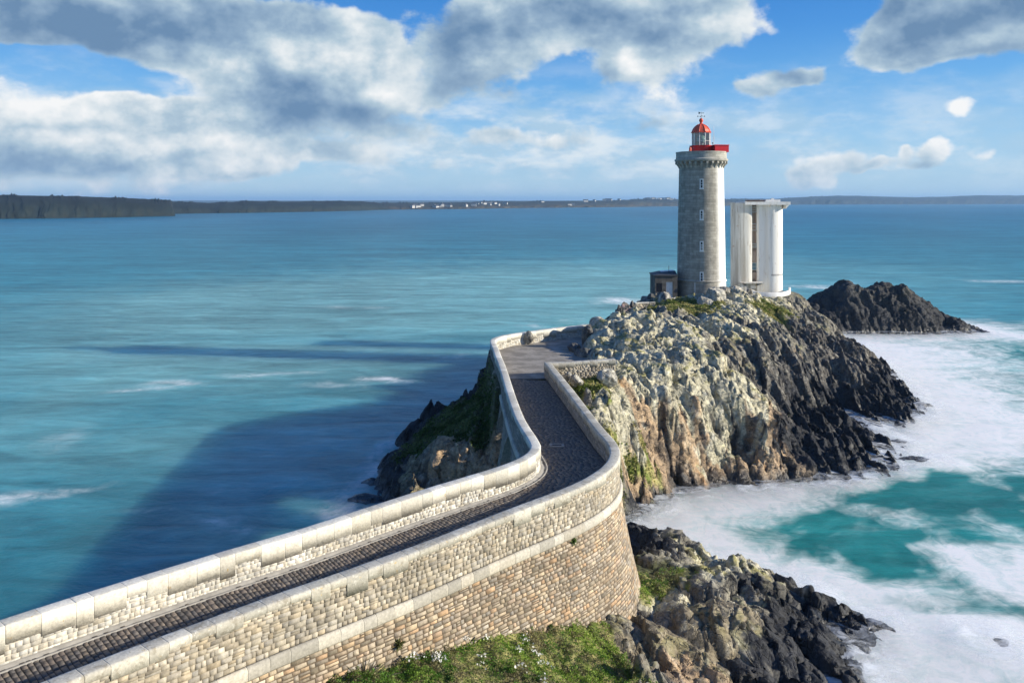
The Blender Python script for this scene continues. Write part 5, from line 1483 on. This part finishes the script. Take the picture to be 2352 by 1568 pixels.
b.box(X_(1712), X_(1734), -.5, .3, -.6, Z_(649.2))
b.build('porch', mat_stain, sg)
b = MB(); b.box(X_(1722), X_(1734), -.62, -.502, Z_(661), Z_(655)); b.build('porch_lintel', mat_white, sg)

# curved low wall round the tower foot
pw = [(1728, 683, 120.5), (1740, 686, 118.0), (1762, 686.5, 117.2), (1786, 684.5, 117.2), (1803, 681, 118.6), (1810.5, 676, 120.8), (1811, 668, 124.0)]
P_ = Path([at_y(u, 0, y)[:2]+(9.1,) for u, v, y in pw], 1, .2)
v_, f_, c_ = sweep(P_, 0, P_.len, [(0, -1.0), (.32, -1.0), (.32, 1.28), (.0, 1.28)], .3)
cw = mesh_np('foot_wall', v_, f_, mat_clean); tag(cw, 'low curved white wall round the foot of the signal tower', 'wall')
# boundary wall below the lighthouse
def low_wall(pts, h, name, label, c, th=.4):
    P_ = Path(pts, 1, .2)
    ps = [sweep(P_, 0, P_.len, [(.02, -.9), (th-.02, -.9), (th-.02, h-.02), (.02, h-.02)], .3, colf=lambda a, b: (.2,.18,.14)),
          stone_grid(P_, 0, P_.len, -.9, h-.16, th, 1, (.14,.24), (.25,.6), c, depth=.03),
          sweep(P_, 0, P_.len, [(-.02, h-.15), (th+.05, h-.15), (th+.04, h), (.0, h)], .3, .02, blocks=(.6, 1.1), colf=cop_c)]
    v, f, c2 = fuse(ps)
    return tag(mesh_np(name, v, f, mat_stone, cols=c2), label, 'wall')
low_wall([at_z(1537, 694, 10.0), at_z(1570, 692, 10.0), at_z(1606, 689, 10.0), at_z(1625, 687, 10.1)], .62, 'boundary_wall', 'low pale stone wall in front of the lighthouse base', upper)
low_wall([at_z(1455, 708, 10.1), at_z(1478, 706.5, 10.1), at_z(1503, 706, 10.1)], .75, 'boundary_wall', 'short stone wall stub left of the annex beside the thin post', upper)
x_, y_, z_ = at_z(1484, 731, 10.0)
b = MB(); b.tube((0, 0, -.8), (0, 0, 1.35), .05, .045, n=8); b.box(-.09, .09, -.04, .04, 1.3, 1.36)
po = b.build('post', mat_plain('grey_post', (.36, .35, .32), .8)); po.location = (x_, y_, z_)
tag(po, 'thin upright grey post beside the path below the annex', 'post')

# ------------------------------------------------------------------ boulders on the crest
def boulder(name, u, v, Y, sx_, sy_, sz_, seed, c1, label, c2=None, group=None):
    n = 26
    V = []
    for i in range(n+1):
        th = math.pi*i/n
        for k in range(2*n):
            ph = math.pi*k/n
            V.append((math.sin(th)*math.cos(ph), math.sin(th)*math.sin(ph), math.cos(th)))
    V = np.array(V)
    # hard-edged: clip the ball with random planes
    r = np.ones(len(V))
    rg = np.random.RandomState(seed)
    for _ in range(11):
        d = rg.normal(size=3); d /= np.linalg.norm(d); h = .62+.25*rg.rand()
        q = V@d; r = np.where(q > 1e-3, np.minimum(r, h/np.maximum(q, 1e-3)), r)
    r = r + .05*fbm(V[:, 0]*3+seed, V[:, 1]*3+V[:, 2]*2.3, seed, 4)
    P = V*r[:, None]*np.array([sx_, sy_, sz_])
    x, _, z = at_y(u, v, Y)
    t = sstep(fbm(P[:, 0]*1.3+seed, P[:, 1]*1.3+P[:, 2], seed+3, 3), -.1, .25)[:, None]
    C = np.array(c1)*(1-t)+np.array(c2 or c1)*t
    C = C*(1+.25*fbm(P[:, 0]*4, P[:, 2]*4+P[:, 1]*3, seed+5, 3))[:, None]
    o = mesh_np(name, P, grid_faces(n+1, 2*n, True), mat_rock, cols=np.clip(C, .01, .8), attrs={'wet': np.zeros(len(P))})
    o.location = (x, Y, z); o.rotation_euler = (0, 0, rg.rand()*3)
    return tag(o, label, 'boulder', group)
BG = 'boulders on the lighthouse rock'
pc, dc_, gc_ = (.50,.475,.40), (.16,.15,.13), (.33,.31,.26)
for a in [
 (1421, 727, 97, .55, .7, 1.5, 3, dc_, 'dark upright boulder on the skyline left of the short wall', (.09,.085,.08)),
 (1436, 722, 97.5, .75, .7, 1.6, 9, dc_, 'dark boulder with a pinkish face on the skyline by the short wall', (.42,.30,.28)),
 (1452, 714, 98, .5, .6, 1.5, 12, (.10,.095,.09), 'black boulder touching the end of the short wall', None),
 (1524, 699, 104, 1.5, 1.1, 1.9, 5, (.12,.11,.10), 'big boulder with a black shadowed face in front of the annex', pc),
 (1496, 687, 107, .6, .6, .8, 8, (.10,.10,.10), 'small dark boulder at the left corner of the annex', None),
 (1640, 690, 104, 2.7, 1.6, 2.3, 21, pc, 'large pale pointed boulder in front of the lighthouse foot', gc_),
 (1622, 700, 102, 1.3, 1.1, 1.3, 22, pc, 'pale boulder leaning on the left of the large pointed one', gc_),
 (1662, 676, 107, 1.3, 1.1, 1.1, 23, gc_, 'grey lichened boulder right of the lighthouse foot', dc_),
 (1685, 676, 109, 1.8, 1.2, 1.2, 24, pc, 'rounded pale boulder below the gap between the two towers', (.46,.42,.34)),
 (1706, 684, 108, 1.0, .9, 1.0, 25, gc_, 'grey boulder below the stained half of the signal tower', pc),
 (1722, 684, 109, .8, .9, 1.3, 26, gc_, 'upright grey boulder in front of the signal tower porch', dc_),
 (1372, 745, 84, .9, .9, .9, 31, pc, 'pale boulder above the far end of the causeway parapet', gc_),
 (1352, 772, 80.5, .8, .7, 1.4, 32, dc_, 'dark boulder standing at the right edge of the forecourt', (.08,.08,.08)),
 (1318, 800, 78.5, 1.0, .7, .55, 33, (.10,.10,.10), 'low dark boulder lying on the forecourt', (.2,.19,.17)),
 (1345, 812, 76, 1.3, .8, .6, 34, (.12,.12,.11), 'long dark boulder at the forecourt edge by the grass', (.2,.19,.17)),
 (1322, 876, 65.0, .75, .6, .6, 35, pc, 'white lichened boulder below the cross wall', gc_),
 (1302, 866, 66.0, .5, .5, .5, 36, gc_, 'small grey boulder in the corner of the cross wall', pc),
 (1397, 868, 66.5, 1.0, .8, .8, 37, pc, 'pale split boulder beside the end of the cross wall', gc_),
 (1215, 775, 82.0, .5, .35, .75, 38, gc_, 'rough grey block broken off on the forecourt parapet', dc_),
]: boulder('boulder', *a[:3], *a[3:9], a[9], a[10] if len(a) > 10 else None) if False else boulder('boulder', a[0], a[1], a[2], a[3], a[4], a[5], a[6], a[7], a[8], a[9], BG)

# ------------------------------------------------------------------ plants
mat_leaf = None
def mat_leaves():
    m, t, bs = new_mat('leaves')
    v = attr_col(t)
    t.link(v, bs.inputs['Base Color']); bs.inputs['Roughness'].default_value = .6; bs.inputs['Specular IOR Level'].default_value = .3
    tr = t.node('ShaderNodeBsdfTranslucent'); t.link(v, tr.inputs[0])
    mx = t.node('ShaderNodeMixShader'); mx.inputs[0].default_value = .3
    out = m.node_tree.nodes['Material Output']
    t.link(bs.outputs[0], mx.inputs[1]); t.link(tr.outputs[0], mx.inputs[2]); t.link(mx.outputs[0], out.inputs[0])
    return m
mat_leaf = mat_leaves()
rg = np.random.RandomState(5)
def leaves(P, size, C, up=.5, tall=1.0):
    """one small bent leaf (two triangles as a quad) per point"""
    n = len(P)
    d = rg.normal(size=(n, 3)); d[:, 2] = np.abs(d[:, 2])*up*2; d /= np.linalg.norm(d, axis=1)[:, None]
    s = np.cross(d, rg.normal(size=(n, 3))); s /= np.linalg.norm(s, axis=1)[:, None]
    L = size*(.6+.8*rg.rand(n))[:, None]; w = L*.42/tall
    V = np.stack([P, P+d*L*.5+s*w, P+d*L, P+d*L*.5-s*w], 1).reshape(-1, 3)
    Fq = np.arange(4*n).reshape(n, 4)
    return V, Fq, np.repeat(C, 4, 0)

def scatter(L, n, wfun, box):
    X, Y, Z, W, C = L
    xs, ys = X[0], Y[:, 0]
    out = []
    tot = 0
    while tot < n:
        x = box[0]+(box[1]-box[0])*rg.rand(n*2); y = box[2]+(box[3]-box[2])*rg.rand(n*2)
        i = np.clip(np.searchsorted(xs, x), 0, len(xs)-1); j = np.clip(np.searchsorted(ys, y), 0, len(ys)-1)
        p = wfun(x, y, {k: a[j, i] for k, a in W.items()}, Z[j, i])
        ok = rg.rand(len(x)) < p
        z = sample(L, x[ok], y[ok]); out.append(np.stack([x[ok], y[ok], z], 1)); tot += ok.sum()
    return np.concatenate(out)[:n]

# near slope: fleshy green cushions, straw and bare earth
def near_w(x, y, w, z):
    s = sstep(fbm(x*.45, y*.45, 700, 3), -.30, .05)
    return np.clip((w.get('G', 0) - .25)*2, 0, 1)*(.25+.75*s)*np.clip(30/np.maximum(y, 20), .4, 1.2)*(z > .8)
P = scatter(ML, 170000, near_w, (-9, 12, 22.5, 46))
hump = .17*sstep(fbm(P[:, 0]*1.3, P[:, 1]*1.3, 701, 3), -.15, .5)+.16*sstep(fbm(P[:, 0]*4, P[:, 1]*4, 705, 2), -.1, .5)
P[:, 2] += hump*rg.rand(len(P))**.35
g1 = fbm(P[:, 0]*.35, P[:, 1]*.35, 702, 3); g2 = fbm(P[:, 0]*1.4, P[:, 1]*1.4, 703, 3)
t = sstep(g1+.8*g2, -.35, .5)[:, None]
C = np.array([.09, .19, .024])*(1-t) + np.array([.25, .36, .055])*t
st_ = sstep(g2-.6*g1, .0, .35)[:, None]*.85; C = C*(1-st_) + np.array([.23, .185, .11])*st_
C = C*(.6+.8*rg.rand(len(C)))[:, None]
v, f, c = leaves(P, .055, C, .8)
tag(mesh_np('ground_cover', v, f, mat_leaf, cols=c), 'green and straw coloured cliff plants below the causeway wall', 'ground cover', kind='stuff')
# white flowers
Pf = []
for k in range(26):
    u = 840+rg.rand()*420; v_ = 1568-(u-840)*.30*rg.rand()*1.6-8
    if v_ > 1568 or v_ < 1440: v_ = 1560-rg.rand()*60
    z = 5.9; x0, y0, _ = at_z(u, v_, z)
    m_ = rg.randint(6, 22); q = rg.normal(size=(m_, 2))*.12+[x0, y0]
    zz2 = sample(ML, q[:, 0], q[:, 1]); Pf.append(np.stack([q[:, 0], q[:, 1], zz2+.30+.1*rg.rand(m_)], 1))
Pf = np.concatenate(Pf)
v, f, c = leaves(Pf, .07, np.tile([.80,.80,.76], (len(Pf), 1)), 1.0, .6)
tag(mesh_np('white_flowers', v, f, mat_leaf, cols=c), 'tiny white flowers scattered in the green below the wall', 'flowers', kind='stuff')

# turf on the lighthouse rock
def far_w(x, y, w, z):
    s = sstep(fbm(x*.5, y*.5, 710, 3), -.2, .15)
    return np.clip(w.get('G', 0)*1.4+w.get('V', 0)*1.0, 0, 1)*(.15+.85*s)*(z > 1.5)*(1-plaza_mask(x, y))
P = scatter(HL, 46000, far_w, (-12, 40, 58, 112))
t = sstep(fbm(P[:, 0]*.6, P[:, 1]*.6, 711, 3)+.5*fbm(P[:, 0]*2, P[:, 1]*2, 712, 2), -.3, .35)[:, None]
C = (np.array([.13, .17, .03])*(1-t)+np.array([.38, .34, .13])*t)*(.6+.8*rg.rand(len(P)))[:, None]
shade_side = (P[:, 0] < 0)[:, None]; C = np.where(shade_side, C*np.array([.35, .5, .45]), C)
v, f, c = leaves(P, .17, C, 1.2)
tag(mesh_np('turf', v, f, mat_leaf, cols=c), 'patchy green and straw turf on the lighthouse rock', 'turf', kind='stuff')

# plants rooted in the wall
def wall_plant(q, z, n, r, sz, c, label):
    p0 = PR.at(np.array([q]), batter(z)+.04, z)[0]
    P = rg.normal(size=(n, 3))*r*np.array([1, 1, .8]); s = rg.normal(size=(n, 3)); s = s/np.linalg.norm(s, axis=1)[:, None]*sz*.3
    v = np.concatenate([[[0, 0, 0]], P*.7+s, P*1.3, P*.7-s]); i_ = np.arange(n)+1; f = np.stack([i_*0, i_, i_+n, i_+2*n], 1)
    cc = np.array(c)*(.6+.8*rg.rand(3*n+1))[:, None]
    o = mesh_np('wall_plant', v, f, mat_leaf, cols=cc); o.location = p0
    return tag(o, label, 'plant', 'plants rooted in the retaining wall')
def qR_u(u, zoff):
    best = min(np.arange(2, qR_bend+2, .1), key=lambda q: abs((lambda p: CU+F*p[0]/p[1])(PR.at(np.array([q]), batter(zoff), zoff)[0])-u))
    return best
wall_plant(qR_u(1317, -1.15), -1.15, 120, .10, .10, (.10,.17,.03), 'bright green plant just under the pale band near the bend')
wall_plant(qR_u(912, -1.9), -1.9, 130, .12, .10, (.14,.15,.05), 'olive tuft growing high on the wall above the white flowers')
wall_plant(qR_u(1262, -4.1), -4.1, 60, .07, .08, (.08,.12,.03), 'small dark green sprig low on the wall')
wall_plant(qR_u(840, -2.6), -2.6, 420, .34, .13, (.22,.20,.14), 'dry grey bush hanging on the lower left of the wall')

# ------------------------------------------------------------------ far shore
mat_far = mat_vcol('far_shore', rough=.95, fine=.02, var=.45, bmp=0)
def hills(us, vs_shore, vs_top, name, c_low, c_top, seed, width=700, bumps=1.0, u0=None, u1=None, du=1.6):
    u = np.arange(u0 if u0 is not None else us[0], (u1 if u1 is not None else us[-1])+du, du)
    sh = np.interp(u, us, vs_shore); tp = np.interp(u, us, vs_top)
    Ys = F*H/(sh-VH)
    prof = [(-.02, -.05), (0, 0), (.01, .16), (.03, .38), (.07, .58), (.13, .72), (.22, .84), (.4, .93), (.7, 1.0), (1.0, 1.0), (1.6, .7), (2.2, -.1)]
    rows = []; cs = []
    for i, (t, g) in enumerate(prof):
        Yr = Ys*(1+.04*fbm(u*.03, u*0+3, seed, 4)*0) + width*t
        zt_ = H+(VH-tp)/F*(Ys+width*.7)
        x = (u-CU)/F*Yr
        nz = .35*fbm(u*.02+i*.5, np.full(len(u), t*6.), seed+1, 4)
        z = zt_*g*(1+.22*nz*(g < .95)*(g > .05)) + (Ys/1000)*bumps*(4*sstep(fbm(u*.02, u*0, seed+9, 2), -.1, .3)+.8)*np.abs(fbm(u*.13, np.full(len(u), t*20), seed+2, 3))*(g > .9)
        Yr = Yr + width*.04*fbm(u*.03, np.full(len(u), i*.37), seed+3, 4)*(0 < t)*(t < .7)
        rows.append(np.stack([x, Yr, z], 1))
        m = sstep(fbm(u*.07, np.full(len(u), i*.8), seed+4, 4), -.3, .4)[:, None]
        m2 = sstep(fbm(u*.2+50, np.full(len(u), i*.9), seed+5, 3), .0, .5)[:, None]*.6
        cl, ct = np.array(c_low), np.array(c_top)
        base = (cl*(1-m)+cl*np.array([1.8, 1.4, 1.1])*m)*(1-g)+ct*g*(1-.4*m) if g < .95 else np.tile(ct, (len(u), 1))*(1-.3*m)
        base = base*(1-m2)+np.array([.022, .026, .022])*m2
        cs.append(base)
    o = mesh_np(name, np.concatenate(rows), grid_faces(len(rows), len(u)), mat_far, cols=np.clip(np.concatenate(cs), .01, .6))
    o['kind'] = 'structure'
    return (us, vs_shore, vs_top, width, prof)
h_a = hills([-900, -300, 0, 100, 200, 330, 395, 401], [520, 506, 503, 502, 500.5, 498, 496.5, 496.4], [430, 444, 448.5, 450, 452, 457, 462, 490], 'far_headland', (.012,.020,.020), (.007,.014,.012), 31, 260, 1.2)
h_b = hills([180, 260, 395, 480, 520, 570, 640, 750, 830, 870, 905], [493, 492.5, 491.5, 490, 489.6, 489, 488, 486, 484, 482.6, 482], [455, 458, 463.5, 466.5, 465, 462.5, 463.5, 462.5, 462.5, 467, 481], 'far_headland', (.014,.022,.022), (.008,.016,.013), 41, 420, 1.0)
h_c = hills([780, 900, 1000, 1080, 1105, 1200, 1300, 1400, 1470, 1500, 1560, 1700, 1800], [483, 481.8, 480.8, 480, 479.5, 478, 477, 476, 475, 474.5, 474, 472.6, 471.5], [466, 466.2, 465.5, 464.8, 462.6, 463, 461.8, 460.4, 458.6, 456.6, 458, 459, 461], 'hills', (.042,.042,.034), (.015,.024,.018), 51, 900, .8)
h_d = hills([1640, 1700, 1780, 1830, 1926, 2000, 2100, 2170, 2250, 2352, 2700, 3300], [471.6, 471.2, 470.6, 470.2, 470, 469.8, 469.6, 469.4, 469.2, 469, 468.6, 468.2], [459, 456.5, 457, 453.5, 449.5, 451, 453.5, 452, 448.5, 449.8, 452, 455], 'hills', (.018,.024,.024), (.011,.018,.016), 61, 1500, .35)
h_e = hills([-1500, 0, 600, 950, 1150, 1700, 2600], [467.5]*7, [461, 461, 460.6, 460.8, 461, 461, 460], 'hills', (.05,.06,.05), (.04,.05,.04), 71, 3000, .15, du=4)

# houses on the far shore
mat_hwall = mat_plain('house_wall', (.46, .45, .42), .8, .08, .2, bmp=0)
mat_hroof = mat_plain('slate_roof', (.07, .075, .09), .7, .15, .3, bmp=0)
def house_proto(sz, label):
    w, d, h = sz
    e = empty('house')
    MB().box(-w/2, w/2, -d/2, d/2, -3, h).build('wall', mat_hwall, e)
    b = MB(); o_ = .5
    b.add([(-w/2-o_, -d/2-o_, h), (w/2+o_, -d/2-o_, h), (w/2+o_, d/2+o_, h), (-w/2-o_, d/2+o_, h), (-w/2-o_, 0, h+d*.42), (w/2+o_, 0, h+d*.42)], [(3,2,1,0),(0,1,5,4),(2,3,4,5),(0,4,3),(1,2,5)])
    r = b.build('roof', mat_hroof, e)
    b = MB().box(w/2-1.4, w/2-.5, -.5, .5, h+1, h+d*.42+1.4); b.build('chimney', mat_hwall, r)
    return tag(e, label, 'house', 'white houses scattered on the far shore')
def copy_tree(o, parent=None):
    c = o.copy(); col.objects.link(c); c.parent = parent
    for ch in list(o.children): copy_tree(ch, c)
    return c
def shore_pt(hl, u, t):
    us, sh, tp, width, prof = hl
    Ys = F*H/(np.interp(u, us, sh)-VH); zt_ = H+(VH-np.interp(u, us, tp))/F*(Ys+width*.7)
    g = np.interp(t, [p[0] for p in prof], [p[1] for p in prof])
    Y = Ys+width*t
    return ((u-CU)/F*Y, Y, zt_*g)
protos = [house_proto((13, 8, 5.5), 'white house with a slate roof low on the far shore, left of the lighthouse'), house_proto((18, 9, 7), ''), house_proto((24, 10, 6), '')]
hs = [(948, .03), (953, .05), (960, .03), (968, .06), (998, .03), (1003, .02), (1009, .03), (1015, .05), (1028, .04), (1035, .03), (1088, .05), (1094, .1), (1105, .12), (1113, .08), (1119, .16), (1126, .06), (1130, .12), (1137, .1), (1145, .05),
      (1246, .2), (1308, .03), (1316, .04), (1388, .4), (1396, .45), (1402, .5), (1422, .45), (1480, .55), (1484, .5), (1490, .6), (1500, .6), (1506, .55), (1513, .6), (1522, .6), (1530, .55), (1536, .6), (1544, .5), (1550, .55), (1517, .35), (1541, .3), (1365, .3), (1345, .2), (1160, .1), (1070, .04)]
lab = {0: 'white house low on the far shore at the left end of the waterside hamlet', 4: 'white house at the left of the middle waterside cluster on the far shore', 24: 'white house alone on the skyline of the far shore before the ridge rises',
       36: 'white house on the far ridge closest to the lighthouse'}
for i, (u, t) in enumerate(hs):
    pr_ = protos[(i*7) % 3]
    o = pr_ if pr_.get('used') is None else copy_tree(pr_)
    pr_['used'] = 1; 
    if 'used' in o: pass
    x_, y_, z_ = shore_pt(h_c, u, t)
    o.location = (x_, y_, z_-.5); o.rotation_euler = (0, 0, rg.rand()*2.5-1.2)
    s_ = .65+.4*rg.rand(); o.scale = (s_, s_, s_)
    low = t < .2
    NTH = 'first second third fourth fifth sixth seventh eighth ninth tenth eleventh twelfth thirteenth fourteenth fifteenth sixteenth seventeenth eighteenth nineteenth twentieth twenty-first twenty-second twenty-third twenty-fourth'.split()
    k_ = sum(1 for (u2, t2) in hs if (t2 < .2) == low and u2 < u)
    o['label'] = NTH[k_] + (' from the left of the tiny white houses by the water on the far shore' if low else ' from the left of the tiny white houses high on the far ridge')
    o['group'] = 'waterside houses on the far shore' if low else 'ridge houses on the far shore'
for o in bpy.data.objects:
    if 'used' in o: del o['used']

# ------------------------------------------------------------------ haze
def haze():
    b = MB(); b.box(-26000, 26000, -5000, 27000, -8, 130)
    m = bpy.data.materials.new('haze_air'); m.use_nodes = True
    nt = m.node_tree
    for nd in list(nt.nodes): nt.nodes.remove(nd)
    out = nt.nodes.new('ShaderNodeOutputMaterial'); pv = nt.nodes.new('ShaderNodeVolumePrincipled')
    pv.inputs['Color'].default_value = (.38, .66, 1.0, 1); pv.inputs['Density'].default_value = HAZE
    pv.inputs['Anisotropy'].default_value = .1
    nt.links.new(pv.outputs[0], out.inputs['Volume'])
    o = b.build('haze', m); o['kind'] = 'stuff'; o['label'] = 'thin blue haze over the sea towards the far shore'; o['category'] = 'haze'
HAZE = 9e-5
if HAZE > 0: haze()
